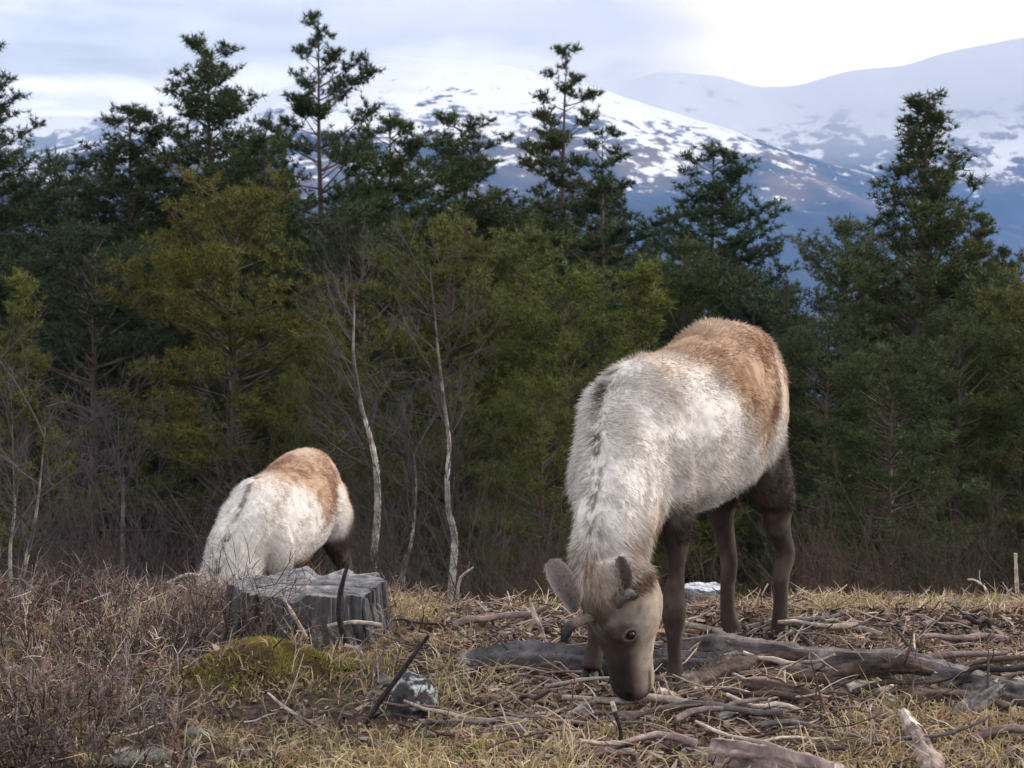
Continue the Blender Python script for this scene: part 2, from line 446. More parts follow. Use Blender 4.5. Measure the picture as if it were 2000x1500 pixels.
# haze
hz = bpy.data.materials.new('haze_air'); hz.use_nodes = True
nt = hz.node_tree; nt.nodes.clear()
o_ = nt.nodes.new('ShaderNodeOutputMaterial'); pv = nt.nodes.new('ShaderNodeVolumePrincipled')
pv.inputs['Color'].default_value = (0.33, 0.57, 1.0, 1)
pv.inputs['Density'].default_value = 0.00009
nt.links.new(pv.outputs[0], o_.inputs['Volume'])
x0, x1, y0, y1, z0, z1 = -7000, 7000, -200, 4850, -340, 620
V = [(x, y, z) for z in (z0, z1) for y in (y0, y1) for x in (x0, x1)]
tag(mesh('haze', V, [(0, 2, 3, 1), (4, 5, 7, 6), (0, 1, 5, 4), (2, 6, 7, 3), (0, 4, 6, 2), (1, 3, 7, 5)], hz), kind='stuff')
# the cloud that drapes over the far mountain
cm = bpy.data.materials.new('cloud_vapour'); cm.use_nodes = True
nt = cm.node_tree; nt.nodes.clear()
o_ = nt.nodes.new('ShaderNodeOutputMaterial'); pv = nt.nodes.new('ShaderNodeVolumePrincipled')
pv.inputs['Color'].default_value = (1.0, 0.99, 0.985, 1)
geo = nt.nodes.new('ShaderNodeNewGeometry'); sp = nt.nodes.new('ShaderNodeSeparateXYZ'); nt.links.new(geo.outputs['Position'], sp.inputs[0])
mpn = nt.nodes.new('ShaderNodeMapping'); mpn.inputs['Scale'].default_value = (0.0016, 0.0016, 0.0048); nt.links.new(geo.outputs['Position'], mpn.inputs[0])
cn = tn(nt, mpn.outputs[0], 1.0, 4, 0.55)
zz = M(nt, 'ADD', sp.outputs[2], M(nt, 'MULTIPLY', M(nt, 'SUBTRACT', cn, 0.5), 420.0))
zz = M(nt, 'SUBTRACT', zz, M(nt, 'MULTIPLY', sp.outputs[0], 0.03))
fr = M(nt, 'MULTIPLY', M(nt, 'SUBTRACT', sp.outputs[0], 300.0), 1.0 / 700.0, True)
dn = M(nt, 'MULTIPLY', M(nt, 'SUBTRACT', zz, 60.0), 1.0 / 200.0, True)
fx = M(nt, 'MULTIPLY', M(nt, 'ADD', sp.outputs[0], 1500.0), 1.0 / 1500.0, True)
fx = M(nt, 'ADD', M(nt, 'ADD', M(nt, 'MULTIPLY', fx, 0.90), 0.10), M(nt, 'MULTIPLY', fr, 0.35))
nt.links.new(M(nt, 'MULTIPLY', M(nt, 'MULTIPLY', dn, fx), 0.0036), pv.inputs['Density'])
nt.links.new(pv.outputs[0], o_.inputs['Volume'])
x0, x1, y0, y1, z0, z1 = -3800, 3800, 4900, 5250, 30, 1250
V = [(x, y, z) for z in (z0, z1) for y in (y0, y1) for x in (x0, x1)]
tag(mesh('cloud', V, [(0, 2, 3, 1), (4, 5, 7, 6), (0, 1, 5, 4), (2, 6, 7, 3), (0, 4, 6, 2), (1, 3, 7, 5)], cm), kind='stuff')
sc.cycles.volume_step_rate = 1.0
sc.cycles.volume_max_steps = 64


# ------------------------------------------------------------------ trees
BARKC = (0.085, 0.062, 0.052)
def pine_meshes(seed, Ht, R, cb, kind='cone', nl=24, tuft=0.085, tip=(0.085, 0.11, 0.03), dark=(0.022, 0.036, 0.014), nb=11, dead=4):
    """trunk, limbs and needles of one pine, base at the origin"""
    rng = np.random.default_rng(seed)
    tb, lb, nb_ = B(), B(), B()
    n = 12
    zs = np.linspace(0, Ht, n)
    wx = np.cumsum(rng.normal(0, 0.010 * Ht / 8, n)); wy = np.cumsum(rng.normal(0, 0.010 * Ht / 8, n)); wx -= wx[0]; wy -= wy[0]
    tp = np.stack([wx, wy, zs], -1)
    rb = 0.0115 * Ht + 0.012
    tr = rb * (1 - zs / Ht) ** 0.8 + 0.004
    tp2 = tp.copy(); tp2[0, 2] = -0.5
    cc = np.array(BARKC) * (0.8 + 0.4 * (zs / Ht))[:, None] * np.array([1.0, 1, 1])
    tube(tb, tp2, tr, 8, cc, wob=0.08, seed=seed)
    def trunk(z): return np.array([np.interp(z, zs, tp[:, 0]), np.interp(z, zs, tp[:, 1]), z])
    TP = []; TD = []; TS = []
    levels = np.linspace(cb * Ht, Ht * 0.985, nl)
    for li, z in enumerate(levels):
        t = (z / Ht - cb) / (1 - cb)
        if kind == 'cone': Lr = R * (1 - t) ** 0.55 * rng.uniform(0.75, 1.12) * (0.7 + 0.3 * min(1, t * 6)) + 0.07
        elif kind == 'round': Lr = R * math.sqrt(max(0.03, 1 - t ** 2.6)) * (0.72 + 0.28 * min(1, t * 3))
        elif kind == 'open': Lr = R * (1 - t) ** 0.45 * rng.uniform(0.5, 1.1) + 0.10
        else: Lr = R * (1 - t) ** 0.95 + 0.09
        nlimb = {'cone': 7, 'round': 7, 'open': 4, 'spire': 7}[kind] + (rng.random() < 0.5)
        for k in range(nlimb):
            az = rng.uniform(0, 2 * PI)
            Lk = Lr * rng.uniform(0.45, 1.22)
            el = {'cone': -0.14 + 0.70 * t, 'round': 0.0 + 0.65 * t, 'open': -0.12 + 0.62 * t, 'spire': 0.18 + 0.85 * t}[kind] + rng.normal(0, 0.14)
            up = {'cone': 0.22, 'round': 0.25, 'open': 0.22, 'spire': 0.65}[kind]
            m = 6; s = np.linspace(0, 1, m)
            hd = np.array([math.cos(az), math.sin(az), 0])
            sd_ = np.array([-math.sin(az), math.cos(az), 0]) * rng.normal(0, 0.10)
            base = trunk(min(Ht * .99, z + rng.normal(0, 0.10)))
            pt = base + Lk * (s[:, None] * (hd * math.cos(el) + np.array([0, 0, math.sin(el)])) + (s ** 2)[:, None] * (np.array([0, 0, up * 0.5]) + sd_))
            r0 = 0.006 + 0.012 * Lk
            tube(lb, pt, r0 * (1 - s * 0.8), 4, np.array(BARKC) * 1.05, cap=False)
            # flat pads of twigs that carry the needles, thicker towards the end of the limb
            start = {'cone': 0.30, 'round': 0.45, 'open': 0.50, 'spire': 0.30}[kind]
            npad = 1 + int(Lk * (1 - start) / 0.17)
            for q in range(npad):
                f = 1.0 - (1 - start) * (q + (0 if q == 0 else rng.uniform(-.3, .3))) / max(1, npad)
                f = min(1.0, max(start * .8, f))
                bp = np.array([np.interp(f, s, pt[:, c_]) for c_ in range(3)])
                dirn = nrm(pt[-1] - pt[-3])
                pr = (0.10 + (0.17 if kind == 'open' else 0.13) * Lk) * rng.uniform(0.6, 1.25)
                ntw = 6 if kind == 'open' else 5
                for w_ in range(ntw):
                    a_ = 2 * PI * w_ / ntw + rng.uniform(-.5, .5)
                    lat = np.array([math.cos(a_), math.sin(a_), 0.0])
                    d2 = nrm(lat + dirn * 0.75 + np.array([0, 0, rng.uniform(-.05, .45) + (0.8 if kind == 'spire' else 0)]))
                    sl = pr * rng.uniform(0.6, 1.2)
                    e = bp + d2 * sl
                    blades(lb, bp[None], d2[None], sl, 0.007, np.array(BARKC), rng)
                    nt_ = max(2, int(sl / 0.042))
                    for w in range(nt_):
                        ff = (w + 1) / nt_
                        TP.append(bp * (1 - ff) + e * ff + rng.normal(0, 0.014, 3)); TD.append(nrm(d2 * .7 + np.array([0, 0, 0.55]) + rng.normal(0, 0.28, 3))); TS.append(rng.uniform(0.7, 1.2))
    # leader
    for q in range(6):
        TP.append(trunk(Ht * (1 - 0.018 * q))); TD.append(nrm(np.array([rng.normal(0, .25), rng.normal(0, .25), 1]))); TS.append(1.0)
    # dead limbs under the crown
    for k in range(dead):
        z = rng.uniform(0.35, 1.0) * cb * Ht + 0.1; az = rng.uniform(0, 2 * PI); Lk = R * rng.uniform(0.35, 0.85)
        s = np.linspace(0, 1, 6)
        pt = trunk(z) + np.stack([np.cos(az + s * .3) * s * Lk, np.sin(az + s * .3) * s * Lk, (0.15 * s - 0.25 * s * s + rng.normal(0, .04, 6)) * Lk], -1)
        tube(lb, pt, 0.011 * (1.1 - s), 4, np.array((0.15, 0.13, 0.125)), cap=False)
        for q in range(5):
            f = rng.uniform(0.3, 1); bp = np.array([np.interp(f, s, pt[:, c_]) for c_ in range(3)])
            dd = nrm(rng.normal(0, 1, 3)); blades(lb, bp[None], dd[None], rng.uniform(.1, .3) * R, 0.007, np.array((0.13, 0.115, 0.11)), rng)
    TP = np.array(TP); TD = np.array(TD); TS = np.array(TS); n = len(TP)
    cl = 0.70 + 1.0 * (vnoise(TP, 2.2, seed) - 0.4)                     # whole boughs differ in colour
    rp = np.repeat(TP, nb, 0); rd = np.repeat(TD, nb, 0); rs = np.repeat(TS, nb)
    dr = nrm(rd * 0.75 + rng.normal(0, 0.62, (n * nb, 3)))
    ln = tuft * rs * rng.uniform(0.7, 1.25, n * nb)
    mixf = np.clip(np.repeat(cl, nb) * rng.uniform(0.2, 1.0, n * nb), 0, 1)[:, None]
    colr = np.array(dark) * (1 - mixf) + np.array(tip) * mixf
    brown = rng.random(n * nb) < 0.03
    colr[brown] = (0.13, 0.075, 0.03)
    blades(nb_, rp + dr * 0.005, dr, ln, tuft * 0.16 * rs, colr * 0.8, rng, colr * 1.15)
    out_ = []
    for nm, bb, mt, sm in (('trunk', tb, M_BARK, True), ('limbs', lb, M_BARK, False), ('crown', nb_, M_NEEDLE, False)):
        V, T, c = bb.get()
        o = mesh(nm, V, T, mt, None, sm, c); me = o.data; bpy.data.objects.remove(o); out_.append((nm, me))
    return out_
YG = dict(tip=(0.175, 0.18, 0.032), dark=(0.045, 0.058, 0.015))
DK = dict(tip=(0.078, 0.105, 0.038), dark=(0.018, 0.030, 0.014))
kinds = {
    'coneA': pine_meshes(1, 8.5, 1.75, 0.12, 'cone', 34, **DK),
    'coneB': pine_meshes(2, 8.0, 1.7, 0.15, 'cone', 31, **DK),
    'openA': pine_meshes(3, 9.5, 1.35, 0.40, 'open', 20, tuft=0.09, nb=12, **DK),
    'openB': pine_meshes(4, 9.0, 1.2, 0.50, 'open', 15, tuft=0.09, nb=12, **DK),
    'roundA': pine_meshes(5, 4.4, 1.1, 0.28, 'round', 19, nb=11, tuft=0.062, dead=14, **YG),
    'roundB': pine_meshes(6, 4.0, 1.05, 0.12, 'round', 19, nb=11, tuft=0.062, **YG),
    'spire': pine_meshes(7, 5.4, 1.15, 0.10, 'spire', 27, nb=11, tuft=0.066, dead=3, **DK),
    'young': pine_meshes(8, 3.4, 0.62, 0.06, 'spire', 17, nb=11, tuft=0.06, **YG),
    'roundC': pine_meshes(9, 5.0, 1.2, 0.22, 'round', 20, nb=11, tuft=0.066, dead=10, **DK),
}
KH = dict(coneA=8.5, coneB=8.0, openA=9.5, openB=9.0, roundA=4.4, roundB=4.0, spire=5.4, young=3.4, roundC=5.0)
rngT = np.random.default_rng(77)
def tree(kind, px, top, D, label, wide=1.0, tint=(1, 1, 1), group=None, rot=None, name='pine_tree', lean=0.0):
    lean = float(rngT.normal(0, 0.025))
    x = (px - 1000) / FPX * D
    zb = H1(x, D) - 0.05; zt = P(px, top, D)[2]
    s = (zt - zb) / KH[kind]
    t = thing(name, label, 'tree', (x, D, zb), group)
    t.rotation_euler = (lean * 0.5, lean, rngT.uniform(0, 2 * PI) if rot is None else rot)
    t.scale = (s * wide, s * wide, s)
    for nm, me in kinds[kind]:
        o = link(nm, me, t); o.color = tuple(tint) + (1,)
        if nm != 'trunk': o['kind'] = 'stuff'
    return t
LT = (1.0, 1.0, 1.0)
trees = [
    ('coneA', -15, 112, 26, 'tall dark conical pine cut off by the left edge', 0.95, (0.8, 0.9, 0.9)),
    ('coneB', 250, 222, 28, 'broad dark pine with twin bushy tops left of the tallest group', 1.15, (0.9, 0.85, 0.8)),
    ('roundC', 150, 345, 31, 'low dark pine in the gap beside the left edge tree', 1.0, (0.7, 0.8, 0.8)),
    ('coneA', 420, 102, 29, 'second tallest pine with dense crown left of the open limbed one', 1.0, (0.9, 1, 0.9)),
    ('coneB', 505, 285, 27, 'dark pine shoulder between the two tallest pines', 1.1, (0.9, 1.0, 0.8)),
    ('openA', 618, 48, 31, 'tallest pine with open bare limbs and visible trunk against the sky', 0.86, (0.85, 0.95, 0.9)),
    ('coneB', 765, 250, 27, 'flat topped dark pine in front of the snowy slope', 1.12, (0.9, 1.05, 0.8)),
    ('coneA', 945, 242, 28, 'broad dark pine left of the thin pine that pierces the mountain', 1.15, (1, 1.05, 0.9)),
    ('openB', 1075, 116, 31, 'thin open pine standing alone before the snowy mountain', 0.90, (1.1, 1.0, 0.8)),
    ('openA', 1180, 268, 29, 'ragged pine with long limbs reaching right over the valley', 1.1, (0.8, 0.95, 1.0)),
    ('coneB', 1375, 305, 27, 'dark narrow pine standing above the rump of the near reindeer', 1.15, (0.75, 0.95, 1.05)),
    ('roundC', 1475, 560, 26, 'dark bushy pine right of the narrow one above the rump', 0.75, (0.75, 0.9, 1.0)),
    ('roundC', 1640, 468, 22, 'rounded grey green pine between the reindeer and the spired pine', 1.0, (1.2, 1.2, 1.3)),
    ('spire', 1782, 225, 20, 'tall pine on the right with upright candle shoots on a spired top', 1.35, (1.15, 1.15, 0.9)),
    ('coneB', 1895, 430, 22, 'shaggy pine leaning on the right of the spired pine', 1.1, (1.3, 1.2, 0.8)),
    ('roundA', 1990, 590, 18, 'yellow green pine cut off by the right edge', 1.0, (0.9, 0.9, 0.9)),
    ('coneA', 1965, 500, 27, 'dark pine at the right edge behind the shaggy pine', 0.8, (0.9, 0.9, 0.8)),
    ('roundA', 450, 408, 18, 'yellow green round crowned pine with grey dead limbs, left of centre', 1.0, (0.95, 0.85, 0.7)),
    ('roundB', 870, 475, 19, 'yellow green bushy pine behind the right birch', 0.95, (0.9, 0.9, 0.9)),
    ('roundB', 1005, 498, 20, 'bright green bushy pine right of the birches', 0.95, (0.85, 0.95, 0.9)),
    ('roundB', 1120, 575, 17.5, 'olive pine just left of the near reindeer shoulder', 0.95, (0.9, 1.0, 0.9)),
    ('young', 1235, 560, 17, 'young pine with upright yellow green shoots above the withers', 1.15, (1.05, 1.1, 1.0)),
    ('roundC', 1330, 505, 21, 'dark green pine rising behind the back of the near reindeer', 0.9, (1.0, 1.0, 0.8)),
    ('roundC', 1740, 700, 14.5, 'dark low pine with short thick trunk at the edge of the clearing, right', 1.05, (1.1, 1.15, 0.9)),
    ('roundC', 1600, 650, 17, 'dim pine directly right of the near reindeer rump', 0.9, (1.0, 1.0, 1.0)),
    ('young', 40, 585, 16.5, 'young yellow green pine near the left edge', 1.1, (1.0, 1.0, 1.0)),
    ('roundB', 640, 655, 17, 'small green pine between the round crowned pine and the left birch', 0.62, (0.85, 0.9, 0.8)),
    ('roundC', 170, 480, 22, 'very dark pine behind the bare scrub on the left', 1.1, (0.6, 0.7, 0.75)),
    ('roundC', 330, 520, 23, 'very dark pine left of the yellow green round crown', 1.0, (0.6, 0.7, 0.75)),
    ('roundB', 1060, 770, 14.5, 'low olive pine bush touching the near reindeer shoulder outline', 0.8, (0.9, 0.95, 0.9)),
    ('roundC', 720, 440, 23, 'dark pine behind the top of the left birch', 1.0, (0.8, 0.9, 0.8)),
    ('roundC', 1880, 640, 17.5, 'bushy green pine in front of the shaggy pine on the right', 1.0, (1.1, 1.15, 0.9)),
]
for a in trees: tree(*a[:5], wide=a[5], tint=a[6], group='pines at the edge of the clearing')
k = 0
for D, step, top in ((33, 95, 400), (40, 105, 430), (50, 120, 455)):
    for px in np.arange(-120, 1330, step):
        if D > 45 and px > 1250: continue
        j = px + rngT.uniform(-25, 25)
        if 70 < j < 140: top_ = 520
        else: top_ = top + rngT.uniform(-20, 60) + (110 if j > 1170 else 0)
        tree(['coneA', 'coneB', 'roundC', 'coneA'][k % 4], j, top_, D + rngT.uniform(-2, 2), 'dark pine deep in the wood behind the front row', 1.05,
             (0.75, 0.8, 0.8), 'pines deep in the wood behind the front row'); k += 1
for px, top, D in ((1500, 690, 34), (1400, 640, 38), (1700, 600, 30), (1830, 560, 32), (1960, 590, 30), (2080, 560, 28), (1580, 760, 24)):
    tree('roundC' if k % 2 else 'coneB', px, top, D, 'dark pine deep in the wood behind the front row', 1.1, (0.8, 0.85, 0.85), 'pines deep in the wood behind the front row'); k += 1

# birches and bare scrub
TWC = np.array((0.070, 0.055, 0.056))
def twigs(b, p0, d0, L0, r0, rng, depth, col, spread=0.5):
    n = 5; s = np.linspace(0, 1, n)
    bend = rng.normal(0, 0.18, 3); bend[2] += 0.12
    pt = p0 + L0 * (s[:, None] * d0 + (s ** 2)[:, None] * bend)
    tube(b, pt, r0 * (1 - 0.65 * s), 3, col * rng.uniform(0.75, 1.25), cap=False)
    if depth == 0: return
    for q in range(rng.integers(3, 6)):
        f = rng.uniform(0.25, 1.0); bp = p0 + L0 * (f * d0 + f * f * bend)
        dd = nrm(d0 + rng.normal(0, spread, 3) + np.array([0, 0, 0.15]))
        twigs(b, bp, dd, L0 * rng.uniform(0.4, 0.65), r0 * 0.5, rng, depth - 1, col, spread)
def birch(path, D, rad, label, seed, crown=True, n=26, white=1.0):
    rng = np.random.default_rng(seed)
    base = P(path[-1][0], path[-1][1], D); gb = np.array([base[0], D, H1(base[0], D)])
    pts = np.array([P(a, b_, D) + np.array([0, rng.normal(0, 0.05), 0]) for a, b_ in path][::-1])
    if gb[2] < pts[0][2]: pts = np.concatenate([[gb - np.array([0, 0, 0.1])], pts])
    c = curve(pts, 26); t = thing('birch_tree', label, 'tree', gb, 'slender bare birches')
    c0 = c - gb; f = np.linspace(0, 1, 26)
    tb = B(); colw = np.array((0.66, 0.62, 0.57)) * white * (1 - 0.45 * f)[:, None]
    colw = colw * (1 - ss(.45, .95, f))[:, None] + TWC * 1.6 * ss(.45, .95, f)[:, None]
    tube(tb, c0, rad * .74 * (1.25 - 1.15 * f), 10, colw * (0.55 + 0.75 * (vnoise(c0, 9, seed) > .32))[:, None], wob=0.12, seed=seed)
    tb.make('trunk', M_BIRCH, t)
    bb = B()
    if crown:
        for q in range(n):
            ff = rng.uniform(0.32, 1.0); bp = np.array([np.interp(ff, f, c0[:, k_]) for k_ in range(3)])
            az = rng.uniform(0, 2 * PI)
            dd = nrm(np.array([math.cos(az) * 0.6, math.sin(az) * 0.6, rng.uniform(0.25, 1.0)]))
            twigs(bb, bp, dd, rng.uniform(0.25, 0.6), 0.0055, rng, 3, TWC, 0.5)
        o = bb.make('branches', M_TWIG, t, smooth=False); o.color = (1, 1, 1, 1)
    return t
birch([(680, 500), (690, 600), (692, 690), (703, 790), (722, 850), (735, 910), (738, 1000), (730, 1110)], 15.5, 0.036, 'pale birch with a kinked trunk just right of the far reindeer', 21)
birch([(840, 520), (850, 620), (858, 700), (868, 790), (877, 870), (874, 930), (876, 1000), (888, 1060), (880, 1180)], 14.5, 0.034, 'brightest birch trunk, midway between the two reindeer', 22)
birch([(800, 850), (812, 930), (810, 1000), (804, 1060), (786, 1130)], 14.5, 0.022, 'short thin birch stem between the two taller birches', 23, n=12, white=0.75)
birch([(84, 830), (78, 930), (72, 1020), (50, 1100), (34, 1190)], 11.5, 0.022, 'leaning grey birch stem near the left edge', 24, n=12, white=0.6)
birch([(20, 760), (26, 900), (30, 1000), (28, 1090)], 13, 0.016, 'thin straight birch stem at the far left', 25, n=10, white=0.55)
birch([(235, 800), (240, 900), (238, 940), (236, 1060)], 17, 0.025, 'dim birch stem in the dark scrub on the left', 26, n=16, white=0.45)

def scrub_mesh(seed, hgt, n, col, depth=2, spread=0.4):
    rng = np.random.default_rng(seed); b = B()
    for q in range(n):
        az = rng.uniform(0, 2 * PI); r = rng.uniform(0, 0.25) * hgt
        p0 = np.array([math.cos(az) * r, math.sin(az) * r, -0.1])
        dd = nrm(np.array([math.cos(az) * 0.35, math.sin(az) * 0.35, 1.0]) + rng.normal(0, 0.15, 3))
        twigs(b, p0, dd, hgt * rng.uniform(0.45, 0.85), 0.0075, rng, depth, np.array(col), spread)
    V, T, c = b.get(); o = mesh('stems', V, T, M_TWIG, None, False, c); me = o.data; bpy.data.objects.remove(o); return me
scr = [scrub_mesh(41, 1.9, 11, (0.052, 0.043, 0.047), 3, 0.5), scrub_mesh(42, 1.7, 12, (0.045, 0.040, 0.032), 3, 0.55), scrub_mesh(43, 1.1, 14, (0.060, 0.040, 0.033), 3, 0.55)]
rngS = np.random.default_rng(5)
def scrub(px, row_top, D, which, label, group, tint=(1, 1, 1)):
    x = (px - 1000) / FPX * D; zb = H1(x, D); zt = P(px, row_top, D)[2]
    hh = (1.9, 1.7, 1.1)[which] * 1.25
    s = max(0.5, (zt - zb) / hh)
    t = thing('bare_bush', label, 'bush', (x, D, zb), group)
    t.rotation_euler = (0, 0, rngS.uniform(0, 6.28)); t.scale = (min(s, 1.4), min(s, 1.4), s)
    o = link('stems', scr[which], t); o.color = tuple(tint) + (1,)
for px in np.arange(10, 400, 60):
    scrub(px + rngS.uniform(-15, 15), rngS.uniform(720, 860), rngS.uniform(12.5, 15), 0, 'leafless greyish purple bush in the thicket left of the far reindeer', 'bare bushes left of the far reindeer', (1.05, 1, 1.1))
for px in np.arange(560, 1120, 60):
    scrub(px + rngS.uniform(-15, 15), rngS.uniform(740, 960), rngS.uniform(12.5, 16), rngS.integers(0, 2), 'leafless grey brown bush in the thicket between the reindeer', 'bare bushes between the reindeer')
for px in np.arange(1560, 2040, 60):
    scrub(px + rngS.uniform(-15, 15), rngS.uniform(940, 1080), rngS.uniform(11.5, 13.5), rngS.integers(1, 3), 'low leafless bush at the foot of the pines on the right', 'bare bushes at the foot of the right pines', (1.0, 0.95, 0.9))
for px in np.arange(60, 2000, 75):
    if 1150 < px < 1330: continue
    scrub(px + rngS.uniform(-25, 25), rngS.uniform(1085, 1135), rngS.uniform(9.6, 11.3), 2, 'low reddish brown bush on the brow behind the clearing', 'low bushes along the brow', (1.0, 0.85, 0.8))

# ------------------------------------------------------------------ reindeer
WHITE = np.array((0.66, 0.62, 0.575)); GREYW = np.array((0.40, 0.365, 0.35)); TAN = np.array((0.36, 0.225, 0.135)); RUST = np.array((0.22, 0.115, 0.065))
DKB = np.array((0.046, 0.031, 0.026)); MIDB = np.array((0.17, 0.125, 0.10)); CREAM = np.array((0.58, 0.49, 0.38)); BLK = np.array((0.018, 0.014, 0.014))
def loft(b, C_, U_, V_, ru, rvp, rvm, sides=28, pw=2.0):
    """rings round the centres; rvp / rvm are the half sizes towards +V and -V"""
    C_ = np.asarray(C_, float); n = len(C_)
    a = np.arange(sides) * 2 * PI / sides
    ca, sa = np.cos(a), np.sin(a)
    ca = np.sign(ca) * np.abs(ca) ** (2 / pw); sa = np.sign(sa) * np.abs(sa) ** (2 / pw)
    ru = np.asarray(ru)[:, None]; rv = np.where(sa[None] > 0, np.asarray(rvp)[:, None], np.asarray(rvm)[:, None])
    R = C_[:, None] + U_[:, None] * (ru * ca[None])[..., None] + V_[:, None] * (rv * sa[None])[..., None]
    V = R.reshape(-1, 3)
    i = np.arange(n - 1)[:, None] * sides; j = np.arange(sides)[None]; j2 = (j + 1) % sides
    T = np.concatenate([np.stack([i + j, i + j2, i + sides + j2], -1).reshape(-1, 3), np.stack([i + j, i + sides + j2, i + sides + j], -1).reshape(-1, 3)])
    b.add(V, T)
    for k, fl in ((0, True), (n - 1, False)):
        ringv = V[k * sides:(k + 1) * sides]; jj = np.arange(sides)
        Tc = np.stack([jj, (jj + 1) % sides, np.full(sides, sides)], -1)
        b.add(np.concatenate([ringv, C_[k][None]]), Tc[:, ::-1] if fl else Tc)
def resamp(tab, n):
    tab = np.asarray(tab, float); return curve(tab, n)
class Deer:
    def __init__(s, root, scale, tailpt, fw, neck, head, legs, seed):
        """tailpt: ground point below the tail; fw: heading in the ground plane (unit)"""
        s.sc = scale; s.o = np.array(tailpt, float); s.F = np.array([fw[0], fw[1], 0.0]); s.S = np.array([-fw[1], fw[0], 0.0]); s.Z = np.array([0, 0, 1.0])
        s.neck = neck; s.head = head; s.legs = legs; s.seed = seed; s.root = root
    def w(s, q):
        q = np.asarray(q, float); return s.o + s.sc * (q[..., 0:1] * s.F + q[..., 1:2] * s.S + q[..., 2:3] * s.Z)
    def loc(s, p):
        d = (np.asarray(p, float) - s.o) / s.sc
        return np.stack([d @ s.F, d @ s.S, d @ s.Z], -1)

def build_deer(label, scale, tailpt, fw, neck, headA, headN, head_dorsal, legs, seed, nhair, group, vox=0.0075, ears=True):
    base = np.array(tailpt, float)
    root = thing('reindeer', label, 'reindeer', base, group)
    d = Deer(root, scale, tailpt, fw, neck, None, legs, seed)
    b = B()
    # torso: u, top, bottom, half width
    tz = resamp([(-0.035, .93, .80, .04), (0.00, .99, .70, .095), (0.07, 1.055, .615, .14), (0.18, 1.105, .56, .175), (0.32, 1.115, .525, .20), (0.46, 1.08, .51, .215),
                 (0.60, 1.045, .505, .218), (0.74, 1.02, .50, .208), (0.86, 1.03, .50, .186), (0.96, 1.005, .515, .150), (1.05, .93, .54, .110), (1.12, .84, .58, .07)], 34)
    n = len(tz); cz = tz[:, 2] + (tz[:, 1] - tz[:, 2]) * 0.47
    cc = np.stack([tz[:, 0], np.zeros(n), cz], -1)
    U = np.repeat([[0, 1.0, 0]], n, 0); Vv = np.repeat([[0, 0, 1.0]], n, 0)
    loft(b, cc, U, Vv, tz[:, 3], tz[:, 1] - cz, cz - tz[:, 2], 36, 2.15)
    # neck
    nk = resamp(neck, 20)                       # u s z, lateral, dorsal, ventral
    t = nrm(np.gradient(nk[:, :3], axis=0)); U = nrm(np.cross(t, [0, 0, 1.0]) * 1.0)
    U = nrm(np.cross(np.array([0, 0, 1.0]) * 0.3 + np.array([1.0, 0, 0.0]), t)); Vv = nrm(np.cross(t, U))
    sgn = np.sign((Vv @ np.array([0.7, 0, 0.7])))[:, None]; Vv = Vv * sgn
    U = nrm(np.cross(Vv, t))
    loft(b, nk[:, :3], U, Vv, nk[:, 3], nk[:, 4], nk[:, 5], 30)
    # head, given in world points
    A = d.loc(np.array(headA)); Nn = d.loc(np.array(headN)); ax = nrm(Nn - A); L_ = np.linalg.norm(Nn - A)
    dd = np.array([head_dorsal[0], head_dorsal[1], head_dorsal[2]]); dd = np.array([dd @ d.F, dd @ d.S, dd @ d.Z]); dd = nrm(dd - ax * (dd @ ax))
    lat = nrm(np.cross(ax, dd))                # towards the animal's left when seen along the nose
    if (lat @ np.array([0, 1.0, 0])) < 0 and False: lat = -lat
    hs = resamp([(-.22, .060, .06, .06, 0.0), (-.10, .085, .082, .085, 0.0), (.03, .094, .092, .112, 0.0), (.16, .097, .090, .128, 0.0), (.30, .096, .080, .132, 0.0), (.42, .088, .070, .118, 0.0), (.55, .070, .060, .098, 0.0),
                 (.68, .060, .054, .082, 0), (.80, .056, .052, .074, 0.), (.90, .060, .052, .070, 0.), (.985, .055, .044, .060, 0), (1.04, .030, .024, .036, 0)], 26)
    hc = A + ax * (hs[:, 0:1] * L_)
    m = len(hs); hs[:, 1:4] *= 1.12
    loft(b, hc, np.repeat([lat], m, 0), np.repeat([dd], m, 0), hs[:, 1], hs[:, 2], hs[:, 3], 30, 2.1)
    # brow ridges above the eyes
    for sg in (1, -1):
        c = A + ax * .33 * L_ + lat * sg * .072 + dd * .045
        cs = np.stack([c + ax * q for q in np.linspace(-.045, .035, 7)]); r = .028 * np.sqrt(1 - np.linspace(-1, 1, 7) ** 2 * .9)
        loft(b, cs, np.repeat([lat], 7, 0), np.repeat([dd], 7, 0), r, r, r, 12)
    # legs: rows of world-free local points u s z, half side, half fore-aft
    for lg in legs:
        q = resamp(lg, 30); t = nrm(np.gradient(q[:, :3], axis=0))
        Uu = nrm(np.cross(np.repeat([[1.0, 0, 0]], len(q), 0), t)); Uu *= np.sign(Uu[:, 1:2] + 1e-9)
        Vv = nrm(np.cross(t, Uu)); Vv *= np.sign(Vv[:, 0:1] + 1e-9)
        loft(b, q[:, :3], Uu, Vv, q[:, 3], q[:, 4], q[:, 4], 18)
    # tail
    tl = resamp([(-.01, 0, .97, .04, .035), (-.055, 0, .93, .045, .03), (-.075, 0, .85, .035, .022), (-.07, 0, .79, .012, .01)], 10)
    loft(b, tl[:, :3], np.repeat([[0, 1.0, 0]], 10, 0), np.repeat([[1.0, 0, 0]], 10, 0), tl[:, 3], tl[:, 4], tl[:, 4], 14)
    V, T, _ = b.get()
    tmp = mesh('tmp', d.w(V) - base, T, [])
    md = tmp.modifiers.new('r', 'REMESH'); md.mode = 'VOXEL'; md.voxel_size = vox * scale; md.use_smooth_shade = True
    sm = tmp.modifiers.new('s', 'SMOOTH'); sm.factor = 0.5; sm.iterations = 7
